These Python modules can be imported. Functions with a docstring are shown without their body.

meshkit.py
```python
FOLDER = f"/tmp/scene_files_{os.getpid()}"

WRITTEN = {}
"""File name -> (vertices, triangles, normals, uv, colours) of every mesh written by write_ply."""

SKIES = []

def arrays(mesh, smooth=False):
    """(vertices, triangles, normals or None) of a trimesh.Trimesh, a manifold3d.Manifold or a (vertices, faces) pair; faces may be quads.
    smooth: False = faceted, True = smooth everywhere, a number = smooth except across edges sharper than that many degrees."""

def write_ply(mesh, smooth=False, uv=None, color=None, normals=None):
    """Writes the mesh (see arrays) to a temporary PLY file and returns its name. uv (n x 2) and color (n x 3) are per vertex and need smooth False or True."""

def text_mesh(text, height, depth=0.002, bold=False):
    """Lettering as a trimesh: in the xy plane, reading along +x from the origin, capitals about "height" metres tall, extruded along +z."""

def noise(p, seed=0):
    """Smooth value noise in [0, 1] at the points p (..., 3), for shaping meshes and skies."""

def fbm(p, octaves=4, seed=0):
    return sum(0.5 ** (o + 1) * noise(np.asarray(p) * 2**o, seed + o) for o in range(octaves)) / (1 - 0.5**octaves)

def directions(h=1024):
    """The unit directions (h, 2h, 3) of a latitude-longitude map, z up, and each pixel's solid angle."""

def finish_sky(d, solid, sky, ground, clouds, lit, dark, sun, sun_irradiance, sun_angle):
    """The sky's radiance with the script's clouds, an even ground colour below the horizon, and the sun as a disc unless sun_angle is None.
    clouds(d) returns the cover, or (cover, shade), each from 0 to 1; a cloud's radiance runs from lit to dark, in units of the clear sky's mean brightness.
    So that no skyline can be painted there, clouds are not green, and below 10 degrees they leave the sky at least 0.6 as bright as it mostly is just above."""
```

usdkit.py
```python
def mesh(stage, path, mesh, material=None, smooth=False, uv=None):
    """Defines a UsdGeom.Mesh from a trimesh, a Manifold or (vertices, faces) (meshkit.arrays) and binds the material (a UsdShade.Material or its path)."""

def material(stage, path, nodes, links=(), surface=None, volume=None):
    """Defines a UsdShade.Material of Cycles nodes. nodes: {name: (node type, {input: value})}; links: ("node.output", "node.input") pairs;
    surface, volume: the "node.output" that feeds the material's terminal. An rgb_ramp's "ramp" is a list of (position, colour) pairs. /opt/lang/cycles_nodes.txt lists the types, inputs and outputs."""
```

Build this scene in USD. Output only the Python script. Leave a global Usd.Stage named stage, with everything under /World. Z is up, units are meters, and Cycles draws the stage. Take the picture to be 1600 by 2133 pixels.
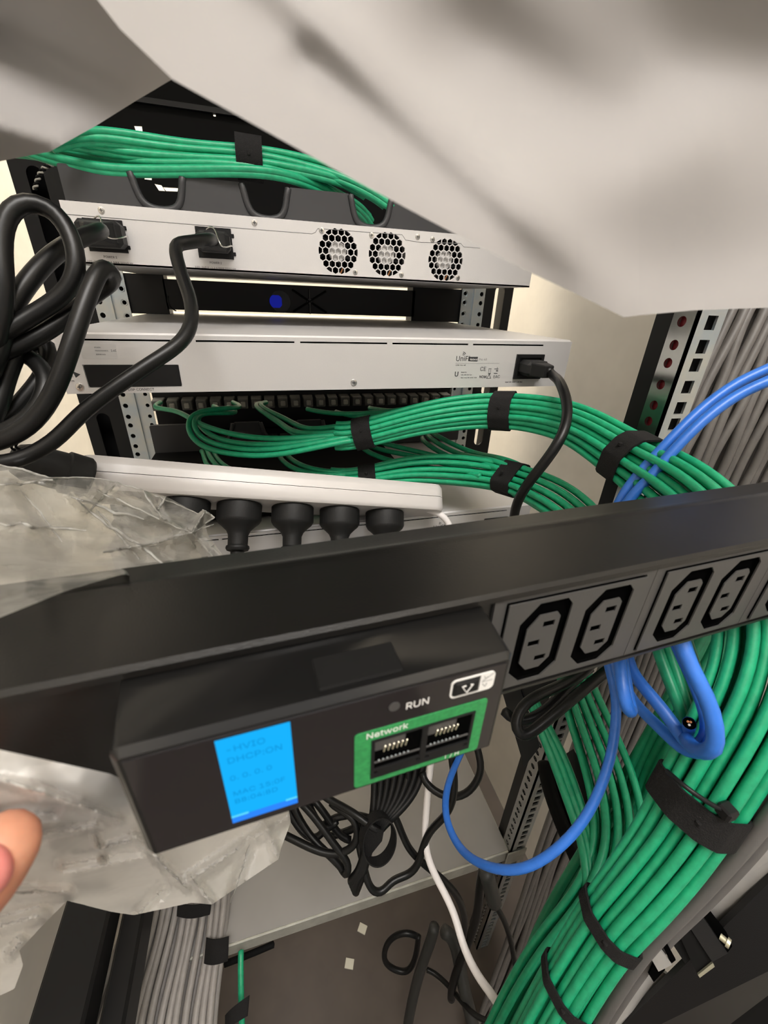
import math, random
import numpy as np, trimesh, manifold3d as m3
from scipy.interpolate import CubicSpline, RBFInterpolator
from shapely.geometry import Polygon, Point, box as sbox
from shapely.ops import unary_union
from shapely import affinity
import usdkit
from meshkit import text_mesh, noise, fbm
from pxr import Usd, UsdGeom, UsdLux, UsdShade, Gf, Sdf

random.seed(5); rng = np.random.default_rng(5)
stage = Usd.Stage.CreateInMemory()
UsdGeom.SetStageUpAxis(stage, 'Z'); UsdGeom.SetStageMetersPerUnit(stage, 1.0)
UsdGeom.Xform.Define(stage, '/World'); UsdGeom.Scope.Define(stage, '/World/Looks')

# ------------------------------------------------------------------ camera, light, exposure
# everything below is measured in millimetres from the middle of the upper switch's rear top edge; FLOOR lies 1080 mm below
FLOOR = 1080.0
F_PX = 857.97
CAM = np.array([-75.956, -372.608, 29.696])
RC = np.array([[0.96324355, -0.26613878, 0.03649664], [-0.09123694, -0.45190723, -0.887387], [0.25266119, 0.85143996, -0.45957841]])
EXPOSURE = 0.0
cam = UsdGeom.Camera.Define(stage, '/World/Camera')
up, back = -RC[1], -RC[2]
cp = (CAM + [0, 0, FLOOR]) / 1000
cam.AddTransformOp().Set(Gf.Matrix4d(*RC[0], 0, *up, 0, *back, 0, *cp, 1))
cam.CreateFocalLengthAttr(15.7); cam.CreateHorizontalApertureAttr(15.7 * 1600 / F_PX)
cam.CreateFStopAttr(20.0); cam.CreateFocusDistanceAttr(0.34)
cam.CreateClippingRangeAttr(Gf.Vec2f(0.004, 100)); cam.CreateExposureAttr(EXPOSURE)

def rect_light(name, loc, w, h, power, color, target):
    l = UsdLux.RectLight.Define(stage, '/World/' + name)
    l.CreateWidthAttr(w); l.CreateHeightAttr(h); l.CreateIntensityAttr(power); l.CreateColorAttr(Gf.Vec3f(*color))
    z = np.array(loc, float) - np.array(target, float); z /= np.linalg.norm(z)
    x = np.cross([0, 1, 0.01], z); x /= np.linalg.norm(x); y = np.cross(z, x)
    l.AddTransformOp().Set(Gf.Matrix4d(*x, 0, *y, 0, *z, 0, *loc, 1))
rect_light('ceiling_lamp', (0.1, -0.95, 2.42), 1.2, 0.6, 20.5, (1.0, 0.965, 0.93), (0.1, -0.95, 0))
rect_light('far_room_lamp', (0.0, 1.0, 2.42), 0.9, 0.6, 24.0, (1.0, 0.94, 0.83), (0, 1.0, 0))
dome = UsdLux.DomeLight.Define(stage, '/World/room_light'); dome.CreateIntensityAttr(0.17); dome.CreateColorAttr(Gf.Vec3f(1.0, 0.96, 0.92))

# ------------------------------------------------------------------ pixel helpers (give every traced outline its own real place in space)
def ray(px, py): return RC.T @ np.array([(px - 800) / F_PX, (py - 1066.5) / F_PX, 1.0])
def at(px, py, axis, val):
    d = ray(px, py); i = 'xyz'.index(axis)
    return CAM + (val - CAM[i]) / d[i] * d
def dep(px, py, z): return CAM + z * ray(px, py)

# ------------------------------------------------------------------ scene graph helpers
used = {}
def path_of(name, parent=None):
    base = str(parent.GetPath()) if parent is not None else '/World'
    k = base + '/' + name; n = used.get(k, 0); used[k] = n + 1
    return k if n == 0 else f'{k}_{n:03d}'
def keys(prim, label=None, cat=None, group=None, kind=None):
    for k, v in (('label', label), ('category', cat), ('group', group), ('kind', kind)):
        if v: prim.SetCustomDataByKey(k, v)
base_of = {}
def thing(name, label, cat, base=(0, 0, -FLOOR), group=None):
    x = UsdGeom.Xform.Define(stage, path_of(name)); b = np.array(base, float)
    x.AddTranslateOp().Set(Gf.Vec3d(*((b + [0, 0, FLOOR]) / 1000)))
    base_of[str(x.GetPath())] = b
    keys(x.GetPrim(), label, cat, group); return x.GetPrim()
def arr(mesh):
    if hasattr(mesh, 'to_mesh'):
        m = mesh.to_mesh(); mesh = trimesh.Trimesh(m.vert_properties[:, :3], m.tri_verts, process=False)
    elif isinstance(mesh, (tuple, list)) and not isinstance(mesh[0], trimesh.Trimesh): mesh = trimesh.Trimesh(np.asarray(mesh[0], float), np.asarray(mesh[1]), process=False)
    elif isinstance(mesh, list): mesh = trimesh.util.concatenate(mesh)
    return mesh
def root_base(prim):
    p = prim.GetPath()
    while str(p) not in base_of: p = p.GetParentPath()
    return base_of[str(p)]
def part(name, mesh, mat, parent, label=None, smooth=False, kind=None):
    m = arr(mesh); v = (np.asarray(m.vertices) - root_base(parent)) / 1000
    g = usdkit.mesh(stage, path_of(name, parent), trimesh.Trimesh(v, m.faces, process=False), MAT[mat], smooth)
    keys(g.GetPrim(), label, kind=kind); return g.GetPrim()
def single(name, mesh, mat, label=None, cat=None, group=None, smooth=False, kind=None):
    m = arr(mesh); v = (np.asarray(m.vertices) + [0, 0, FLOOR]) / 1000
    g = usdkit.mesh(stage, path_of(name), trimesh.Trimesh(v, m.faces, process=False), MAT[mat], smooth)
    keys(g.GetPrim(), label, cat, group, kind); return g.GetPrim()
def copy_of(src, shift, label, group=None):
    was = src.GetCustomData(); b = base_of[str(src.GetPath())] + np.array(shift, float)
    x = UsdGeom.Xform.Define(stage, path_of(src.GetName())); pr = x.GetPrim()
    pr.GetReferences().AddInternalReference(src.GetPath()); pr.SetInstanceable(True)
    x.ClearXformOpOrder(); x.AddTranslateOp().Set(Gf.Vec3d(*((b + [0, 0, FLOOR]) / 1000)))
    keys(pr, label, was['category'], group or was.get('group')); base_of[str(x.GetPath())] = b
    return pr

# ------------------------------------------------------------------ mesh helpers
def cbox(lo, hi, c=0.6):
    lo, hi = np.array(lo, float), np.array(hi, float); c = min(c, *((hi - lo) * 0.45)); pts = []
    for i in range(8):
        s = np.array([(i >> k) & 1 for k in range(3)]); p = np.where(s, hi, lo); d = np.where(s, -c, c)
        for k in range(3):
            q = p + d; q[k] = p[k]; pts.append(q)
    return trimesh.Trimesh(pts).convex_hull
def box(lo, hi): return trimesh.creation.box(bounds=[lo, hi])
def ext(poly, depth):
    gs = [g for g in getattr(poly, 'geoms', [poly]) if g.area > 1e-6]
    return trimesh.util.concatenate([trimesh.creation.extrude_polygon(g, depth, engine='earcut') for g in gs])
def frame(mesh, o, ax, ay, az):
    mesh = mesh.copy(); mesh.vertices = np.asarray(o) + mesh.vertices @ np.array([ax, ay, az], float); return mesh
def face_y(mesh, y): return frame(mesh, (0, y, 0), (1, 0, 0), (0, 0, 1), (0, -1, 0))     # local xy lies on the plane y, z stands off towards -y
def plate(poly, y, t): return face_y(ext(poly, t), y)
def hexpoly(x, z, r): return Polygon([(x + r * math.cos(a), z + r * math.sin(a)) for a in np.arange(6) * math.pi / 3 + math.pi / 6])
def spline(P, n=None, step=5.0):
    P = np.asarray(P, float); d = np.r_[0, np.cumsum(np.sqrt(np.linalg.norm(np.diff(P[:, :3], axis=0), axis=1) + 1e-9))]
    L = np.linalg.norm(np.diff(P[:, :3], axis=0), axis=1).sum(); n = n or int(max(8, min(90, L / step)))
    return CubicSpline(d, P)(np.linspace(0, d[-1], n))
def frames(P):
    T = np.gradient(P, axis=0); T /= np.linalg.norm(T, axis=1, keepdims=True)
    n = np.cross(T[0], [0.3, 0.2, 1]); n /= np.linalg.norm(n); N = [n]
    for t in T[1:]:
        n = n - t * (n @ t); n = n / np.linalg.norm(n); N.append(n)
    N = np.array(N); return T, N, np.cross(T, N)
def tube(P, r, k=10, cap=True):
    P = np.asarray(P, float); T, N, B = frames(P); r = np.broadcast_to(r, len(P))
    a = np.arange(k) * 2 * math.pi / k
    V = (P[:, None] + r[:, None, None] * (np.cos(a)[None, :, None] * N[:, None] + np.sin(a)[None, :, None] * B[:, None])).reshape(-1, 3)
    i, j = np.meshgrid(np.arange(len(P) - 1), np.arange(k), indexing='ij'); i, j = i.ravel(), j.ravel(); j2 = (j + 1) % k
    A, Bq, Cq, D = i * k + j, i * k + j2, (i + 1) * k + j2, (i + 1) * k + j
    Fc = np.vstack([np.c_[A, Bq, Cq], np.c_[A, Cq, D]])
    if cap:
        n = len(V); V = np.vstack([V, P[0] - T[0] * r[0] * 0.35, P[-1] + T[-1] * r[-1] * 0.35]); e = np.arange(k); e2 = (e + 1) % k; l = (len(P) - 1) * k
        Fc = np.vstack([Fc, np.c_[np.full(k, n), e2, e], np.c_[np.full(k, n + 1), l + e, l + e2]])
    return trimesh.Trimesh(V, Fc, process=False)
def lathe(profile, o, axis, k=28):     # profile: (distance along the axis, radius)
    axis = np.asarray(axis, float); axis /= np.linalg.norm(axis)
    n = np.cross(axis, [0.31, 0.5, 0.8]); n /= np.linalg.norm(n); b = np.cross(axis, n); a = np.arange(k) * 2 * math.pi / k
    pr = np.array([(profile[0][0], 0)] + list(profile) + [(profile[-1][0], 0)], float); pr[:, 1] = np.maximum(pr[:, 1], 0.01)
    V = (np.asarray(o) + pr[:, 0, None, None] * axis + pr[:, 1, None, None] * (np.cos(a)[None, :, None] * n + np.sin(a)[None, :, None] * b)).reshape(-1, 3)
    i, j = np.meshgrid(np.arange(len(pr) - 1), np.arange(k), indexing='ij'); i, j = i.ravel(), j.ravel(); j2 = (j + 1) % k
    A, B, C2, D = i * k + j, i * k + j2, (i + 1) * k + j2, (i + 1) * k + j
    return trimesh.Trimesh(V, np.vstack([np.c_[A, B, C2], np.c_[A, C2, D]]), process=False)
def hull_chain(js):        # smooth limb through (point, radius) joints
    parts = []
    for (p, r), (q, s) in zip(js[:-1], js[1:]):
        parts.append(m3.Manifold.batch_hull([m3.Manifold.sphere(r, 20).translate(list(map(float, p))), m3.Manifold.sphere(s, 20).translate(list(map(float, q)))]))
    return parts
def text_on(txt, x, z, h, y, bold=False, depth=0.12): return face_y(frame(text_mesh(txt, h, depth, bold), (x, z, 0), (1, 0, 0), (0, 1, 0), (0, 0, 1)), y)

# ------------------------------------------------------------------ materials
MAT = {}
def mat(name, color, rough=0.5, metal=0.0, noise_amt=0.0, scale=200.0, bump=0.0, bscale=1500.0, spec=0.5, extra=None, color2=None, sub=0.0):
    n = {'p': ('principled_bsdf', {'base_color': color, 'roughness': rough, 'metallic': metal, 'specular_ior_level': spec, **(extra or {})})}; l = []
    if noise_amt or color2:
        c2 = color2 or tuple(max(0, c * (1 - noise_amt)) for c in color)
        n['tc'] = ('geometry', {}); n['n'] = ('noise_texture', {'scale': scale, 'detail': 4.0, 'roughness': 0.6}); n['r'] = ('rgb_ramp', {'ramp': [(0.35, color), (0.65, c2)]})
        l += [('tc.position', 'n.vector'), ('n.fac', 'r.fac'), ('r.color', 'p.base_color')]
    if bump:
        n['tg'] = ('geometry', {}); n['bn'] = ('noise_texture', {'scale': bscale, 'detail': 3.0}); n['b'] = ('bump', {'strength': bump, 'distance': 0.0008})
        l += [('tg.position', 'bn.vector'), ('bn.fac', 'b.height'), ('b.normal', 'p.normal')]
    MAT[name] = usdkit.material(stage, '/World/Looks/' + name, n, l, surface='p.BSDF')
mat('cream_wall', (0.80, 0.76, 0.69), 0.75, noise_amt=0.07, scale=14, bump=0.35, bscale=60)
mat('ceiling_white', (0.7, 0.68, 0.64), 0.9)
mat('floor_brown', (0.10, 0.08, 0.066), 0.6, color2=(0.085, 0.068, 0.058), scale=18, bump=0.1, bscale=90)
mat('black_steel', (0.006, 0.006, 0.0065), 0.42, spec=0.3, bump=0.08, bscale=2500)
mat('zinc', (0.62, 0.63, 0.6), 0.36, 0.85, color2=(0.5, 0.57, 0.62), scale=38, bump=0.05, bscale=300)
mat('zinc_yellow', (0.6, 0.57, 0.42), 0.42, 0.7, noise_amt=0.15, scale=40)
mat('chrome', (0.55, 0.56, 0.55), 0.16, 1.0)
mat('silver', (0.65, 0.635, 0.63), 0.42, 0.35, noise_amt=0.02, scale=900)
mat('silver_shaded', (0.3, 0.3, 0.3), 0.5, 0.3)  # darkened copy of silver, shade of the underside put into the colour
mat('shelf_gray', (0.31, 0.30, 0.29), 0.5, 0.15, noise_amt=0.05, scale=20)
mat('shelf_edge', (0.6, 0.6, 0.54), 0.4, 0.4, noise_amt=0.2, scale=50)
mat('tray_gray', (0.36, 0.35, 0.335), 0.55, 0.1, noise_amt=0.08, scale=60, bump=0.08, bscale=700)
mat('black_plastic', (0.007, 0.007, 0.0075), 0.45, spec=0.3, bump=0.05, bscale=1800)
mat('duct_black', (0.03, 0.03, 0.032), 0.5)
mat('black_matte', (0.006, 0.006, 0.006), 0.75, spec=0.12)
mat('black_gloss', (0.006, 0.006, 0.006), 0.2, spec=0.3)
mat('void', (0.002, 0.002, 0.002), 0.9, spec=0.0)  # near-black that puts the darkness inside openings into the colour
mat('pdu_black', (0.007, 0.0066, 0.006), 0.27, spec=0.42, bump=0.12, bscale=2600, noise_amt=0.15, scale=60)
mat('outlet_gray', (0.055, 0.053, 0.052), 0.42, bump=0.08, bscale=2500)
mat('module_black', (0.006, 0.006, 0.006), 0.24, spec=0.5)
mat('screen_frame', (0.016, 0.014, 0.015), 0.10, spec=0.6)
mat('cord_black', (0.006, 0.006, 0.006), 0.36, spec=0.3)
mat('plug_black', (0.010, 0.010, 0.010), 0.55, spec=0.3, bump=0.1, bscale=1500)
mat('velcro', (0.008, 0.0075, 0.0075), 0.85, spec=0.3, bump=0.6, bscale=1400)
mat('green_cable', (0.011, 0.36, 0.17), 0.42, noise_amt=0.22, scale=150, bump=0.04, bscale=800)
mat('shaded_green_cable', (0.008, 0.24, 0.11), 0.45, noise_amt=0.2, scale=150)  # darkened copy of green_cable, shade behind the bundles put into the colour
mat('blue_cable', (0.028, 0.16, 0.62), 0.38, noise_amt=0.12, scale=120)
mat('gray_cable', (0.135, 0.125, 0.116), 0.5, noise_amt=0.15, scale=100)
mat('pale_gray_cable', (0.29, 0.27, 0.255), 0.5, noise_amt=0.12, scale=100)
mat('slate_cable', (0.12, 0.115, 0.112), 0.45, noise_amt=0.1, scale=60)
mat('white_plastic', (0.54, 0.515, 0.50), 0.33, spec=0.5)
mat('white_cord', (0.82, 0.78, 0.77), 0.4)
mat('jack_gray', (0.12, 0.118, 0.105), 0.6, noise_amt=0.25, scale=120)
mat('jack_pale', (0.33, 0.32, 0.28), 0.6)
mat('screw_metal', (0.7, 0.68, 0.64), 0.25, 1.0)
mat('gold', (0.88, 0.82, 0.66), 0.25, 1.0)
mat('ink', (0.03, 0.03, 0.032), 0.7)
mat('ink_gray', (0.22, 0.22, 0.22), 0.7)
mat('print_white', (0.75, 0.74, 0.72), 0.6)
mat('label_silver', (0.55, 0.54, 0.53), 0.5, 0.2)
mat('label_green', (0.032, 0.30, 0.085), 0.5, color2=(0.02, 0.21, 0.06), scale=900)
mat('red_plastic', (0.16, 0.006, 0.012), 0.4)
mat('copper', (0.6, 0.25, 0.1), 0.4, 0.6)
mat('skin', (0.60, 0.27, 0.17), 0.5, noise_amt=0.15, scale=120, extra={'subsurface_weight': 0.25, 'subsurface_scale': 0.003})
mat('nail', (0.62, 0.20, 0.18), 0.3, extra={'subsurface_weight': 0.2, 'subsurface_scale': 0.002})
mat('chip_white', (0.7, 0.67, 0.55), 0.6)
mat('sleeve_gray', (0.03, 0.03, 0.028), 0.5)
def emit(name, color, strength):
    MAT[name] = usdkit.material(stage, '/World/Looks/' + name, {'e': ('emission', {'color': color, 'strength': strength})}, [], surface='e.emission')
emit('screen_blue', (0.010, 0.46, 1.0), 1.0)
emit('screen_text', (0.005, 0.31, 0.74), 1.0)
emit('screen_bar', (0.03, 0.25, 1.0), 1.0)
emit('screen_light', (0.12, 0.75, 1.0), 1.0)
emit('blue_glow', (0.008, 0.012, 0.22), 1.0)  # dim even blue emission for one small disc
# foam wrap: white sheet that lets some light through
MAT['foam'] = usdkit.material(stage, '/World/Looks/foam', {
    'd': ('diffuse_bsdf', {'color': (0.31, 0.295, 0.29)}), 't': ('translucent_bsdf', {'color': (0.27, 0.26, 0.25)}), 'g': ('glossy_bsdf', {'color': (0.8, 0.8, 0.8), 'roughness': 0.6}),
    'm': ('mix_closure', {'fac': 0.22}), 'f': ('fresnel', {'IOR': 1.35}), 'm2': ('mix_closure', {})},
    [('d.BSDF', 'm.closure1'), ('t.BSDF', 'm.closure2'), ('m.closure', 'm2.closure1'), ('g.BSDF', 'm2.closure2'), ('f.fac', 'm2.fac')], surface='m2.closure')
def film(name, milk, lo, hi):
    MAT[name] = usdkit.material(stage, '/World/Looks/' + name, {
        'geo': ('geometry', {}), 'n': ('noise_texture', {'scale': 30.0, 'detail': 5.0, 'roughness': 0.65, 'distortion': 1.2}),
        'r': ('map_range', {'from_min': 0.4, 'from_max': 0.65, 'to_min': lo, 'to_max': hi, 'clamp': True}),
        'tr': ('transparent_bsdf', {'color': (0.95, 0.95, 0.93)}), 'd': ('diffuse_bsdf', {'color': milk}), 'tl': ('translucent_bsdf', {'color': milk}), 'md': ('mix_closure', {'fac': 0.5}),
        'g': ('glossy_bsdf', {'color': (1, 1, 1), 'roughness': 0.2}), 'f': ('fresnel', {'IOR': 1.32}), 'm1': ('mix_closure', {}), 'm2': ('mix_closure', {})},
        [('geo.position', 'n.vector'), ('n.fac', 'r.value'), ('r.result', 'm1.fac'), ('tr.BSDF', 'm1.closure1'), ('d.BSDF', 'md.closure1'), ('tl.BSDF', 'md.closure2'), ('md.closure', 'm1.closure2'),
         ('m1.closure', 'm2.closure1'), ('g.BSDF', 'm2.closure2'), ('f.fac', 'm2.fac')], surface='m2.closure')
film('bag_film', (0.68, 0.665, 0.62), 0.18, 0.5)
film('film_fold', (0.80, 0.79, 0.76), 0.35, 0.75)
film('bag_film_milky', (0.93, 0.91, 0.88), 0.84, 1.0)
MAT['clear_film'] = MAT['bag_film']

# ------------------------------------------------------------------ setting
KS = dict(kind='structure')
single('floor', box((-700, -1500, -FLOOR - 40), (700, 1440, -FLOOR)), 'floor_brown', 'dark brown vinyl floor', None, **KS)
single('wall_left', box((-440, -1500, -FLOOR), (-400, 1440, 1400)), 'cream_wall', 'cream painted wall left of the rack', None, **KS)
single('wall_right', box((400, -1500, -FLOOR), (440, 1440, 1400)), 'cream_wall', 'cream painted wall right of the rack', None, **KS)
single('wall_front', box((-440, 1400, -FLOOR), (440, 1440, 1400)), 'cream_wall', 'cream wall beyond the rack', None, **KS)
single('ceiling', box((-440, -1500, 1400), (440, 1440, 1440)), 'ceiling_white', 'white ceiling', None, **KS)

# ------------------------------------------------------------------ rack frame
rack = thing('server_rack', 'black steel server rack frame with punched zinc mounting rails', 'rack', (0, 100, -FLOOR))
def slotted(x0, x1, xs, w, z0, z1, first, pitch, ln):
    p = sbox(x0, z0, x1, z1); z = first
    while z < z1: p = p.difference(Point(xs, z).buffer(w / 2, 8).union(Point(xs, z + ln).buffer(w / 2, 8)).convex_hull); z += pitch
    return p
Z0, Z1 = -FLOOR, 900
for sx in (-1, 1):
    pl_ = slotted(min(sx * 277, sx * 328), max(sx * 277, sx * 328), sx * 304, 17, Z0, Z1, Z0 + 41.5, 93, 62)
    part('post', [plate(pl_, 306, 3.5), box((min(sx * 277, sx * 280), 306, Z0), (max(sx * 277, sx * 280), 346, Z1)), box((min(sx * 325, sx * 328), 306, Z0), (max(sx * 325, sx * 328), 346, Z1))], 'black_steel', rack)
    if sx < 0: part('post_back', box((-326, 342, Z0), (-279, 345, Z1)), 'black_matte', rack)
    x0, x1 = sorted((sx * 236, sx * 276)); r_ = sbox(x0, Z0, x1, Z1)
    zs = []; z = Z0 + 10.3
    while z < 420: zs += [z, z + 15.875, z + 31.75]; z += 44.45
    vis = [z for z in zs if -420 < z < 300]
    for z in vis:
        r_ = r_.difference(Point(sx * 241.5, z).buffer(2.6, 5)).difference(Point(sx * 270, z).buffer(3.2, 5))
    part('mounting_rail', [plate(r_, 300, 1.8), box((sx * 256 - 1.2, 294, Z0), (sx * 256 + 1.2, 299, Z1))], 'zinc', rack)
    part('rail_back', box((x0 + 1, 303, Z0), (x1 - 1, 305, Z1)), 'black_matte', rack)
    for z in vis:
        if -80 < z < 130: part('cage_nut', [tube([(sx * 241.5, 298.4, z), (sx * 241.5, 296.8, z)], [4.2, 3.9], 12, False)], 'zinc', rack)
# rear rail: folded zinc (square holes facing back, round holes on the inner flange) on a black post
for sx in (1,):
    fz = sbox(0, Z0, 25, Z1); fl = sbox(-125, Z0, -105, Z1); z = 22.9 + 44.45 * 8
    hol = []
    while z > Z0 + 20:
        for d in (0, -15.875, -28.575): hol.append(z + d)
        z -= 44.45
    for z in hol:
        fz = fz.difference(sbox(9, z - 4.7, 18.5, z + 4.7)); fl = fl.difference(Point(-113.5, z).buffer(3.6, 6))
    m1 = frame(ext(fz, 2), (sx * 220, -125, 0), (sx, 0, 0), (0, 0, 1), (0, 1, 0)); m2 = frame(ext(fl, 2), (sx * 220, 0, 0), (0, 1, 0), (0, 0, 1), (sx, 0, 0))
    if sx < 0: m1.invert()
    mr = part('mounting_rail', m1, 'zinc', rack); part('rail_flange', m2, 'chrome', mr)
    x0, x1 = sorted((sx * 222.5, sx * 262)); part('post', cbox((x0, -104.5, Z0), (x1, -86, Z1), 1.5), 'black_steel', rack)
    x0, x1 = sorted((sx * 232, sx * 244)); part('hole_backing', box((x0, -120, Z0), (x1, -118, Z1)), 'black_matte', rack)
    x0, x1 = sorted((sx * 224, sx * 226)); part('nut_strip', box((x0, -118, -120), (x1, -109, 60)), 'red_plastic', rack, 'dark red strip showing through the round holes')
part('added_top_panel', box((-330, -128, 560), (330, 346, 575)), 'black_matte', rack); part('added_front_filler', [box((-277, 310, 330), (-234, 313, 560)), box((234, 310, 330), (277, 313, 560))], 'black_matte', rack)  # unseen black panels added to darken what the power bar reflects
part('side_member', cbox((-334, -330, -598), (-286, 300, -562), 3), 'black_steel', rack)
part('side_member', cbox((-286, -200, -640), (-262, 300, -600), 3), 'black_steel', rack)
part('side_member', cbox((270, -84, -470), (300, 300, -430), 3), 'black_steel', rack)

# ------------------------------------------------------------------ upper rack unit (two power inlets, three fans)
gw = thing('rack_server', 'silver rack unit with three round fan grilles and two power inlets', 'rack unit', (0, 92, 47))
GY, GZ = 92.0, 47.0; GT = GZ + 43.7
def gp(px, py): p = at(px, py, 'y', GY); return p[0], p[2]
fans = [gp(705, 524), gp(807, 530.5), gp(928.5, 542)]; FR = 19.0
rear = sbox(-221.2, GZ, 221.2, GT)
pitch = 6.1
for fx, fz in fans:
    disc = Point(fx, fz).buffer(FR, 24)
    for i in range(-5, 6):
        for j in range(-5, 6):
            hx, hz = fx + pitch * (i + 0.5 * (j & 1)), fz + j * pitch * 0.866
            h = affinity.rotate(hexpoly(hx, hz, 3.0), 0)
            c = h.intersection(disc)
            if c.area > 6: rear = rear.difference(c)
inl = [[gp(*q) for q in ((168, 453), (257, 460), (271, 528), (187, 523))], [gp(*q) for q in ((403, 471), (483, 477), (488, 541), (413, 535))]]
boxes = []
for q in inl:
    q = np.array(q); boxes.append((q[:, 0].min() + 1, q[:, 1].min(), q[:, 0].max() - 1, q[:, 1].max()))
for b in boxes: rear = rear.difference(sbox(*b))
part('rear_panel', plate(rear, GY + 1.5, 1.5), 'silver', gw)
part('body', [box((-221.2, GY + 40, GZ + 1.6), (221.2, 377, GT)), box((-221.2, GY + 1.5, GT - 1.5), (221.2, GY + 40, GT)), box((-221.2, GY + 1.5, GZ), (-219.7, GY + 40, GT)), box((219.7, GY + 1.5, GZ), (221.2, GY + 40, GT))], 'silver', gw)
part('underside', box((-221.2, GY, GZ - 0.2), (221.2, 377, GZ + 1.4)), 'silver_shaded', gw, 'shadow grey underside')
for fx, fz in fans:
    f_ = part('fan', [lathe([(0, 0), (0, FR + 1.5), (10, FR + 1.5)], (fx, GY + 14, fz), (0, 1, 0), 32)], 'void', gw)
    part('fan_hub', lathe([(0, 0.0), (0, 7.6), (0.6, 8.4), (6, 8.4)], (fx, GY + 2.6, fz), (0, 1, 0), 32), 'label_silver', f_, 'pale round hub', 40)
    for a in range(7):
        t = a * 2 * math.pi / 7 + 0.3
        part('fan_blade', tube([(fx + q * math.cos(t + q * 0.02), GY + 9, fz + q * math.sin(t + q * 0.02)) for q in (8, 13, 18)], [1.2, 2.2, 2.6], 6), 'black_gloss', f_)
    part('fan_wire', tube([(fx + 3, GY + 6, fz - 18), (fx + 5.5, GY + 6, fz - 13)], 0.8, 6), 'copper', f_)
for px, py in ((211, 438), (530, 464), (670, 480), (740, 567), (774, 490), (836, 572.5), (870, 493.5), (901, 499), (953.5, 579)):
    x, z = gp(px, py); s_ = part('screw', lathe([(0, 2.6), (0.7, 2.3), (0.9, 1.2)], (x, GY, z), (0, -1, 0), 16), 'screw_metal', gw)
    part('screw_cross', [face_y(ext(sbox(x - 1.3, z - 0.3, x + 1.3, z + 0.3).union(sbox(x - 0.3, z - 1.3, x + 0.3, z + 1.3)), 0.1), GY - 0.9)], 'ink', s_)
# seam line along the panel, stepping around the fans
seam = [gp(*q) for q in ((123, 445), (380, 466), (650, 487), (657, 484), (662, 476), (838, 489), (845, 500), (878, 505), (960, 507), (966, 514), (1000, 517))]
part('seam', [tube([(x, GY, z) for x, z in seam], 0.28, 5)], 'ink_gray', gw, smooth=True)
for k, b in enumerate(boxes):
    x0, z0, x1, z1 = b; xm, zm = (x0 + x1) / 2, (z0 + z1) / 2
    i_ = part('power_inlet', [plate(sbox(x0, z0, x1, z1).difference(sbox(x0 + 5, z0 + 5, x1 - 5, z1 - 4)), GY + 1, 2.2), box((x0 + 3, GY + 2, z0 + 3), (x1 - 3, GY + 8, z1 - 3))], 'black_plastic', gw)
    part('latch_pin', [cbox((x1 - .5, GY - 1, zm + 5), (x1 + 2.2, GY + .5, zm + 8), .4), cbox((x1 - .5, GY - 1, zm - 9), (x1 + 2.2, GY + .5, zm - 6), .4)], 'black_plastic', i_)
    ofs = 0.5
    part('lettering', [text_on(f'POWER {k + 1}', *gp(*((216, 537), (437, 549))[k]), 1.7, GY), text_on('100-240 V ~2.2 A MAX 50/60 Hz', *gp(*((181, 546), (406, 558))[k]), 1.6, GY)], 'ink', gw)
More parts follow.
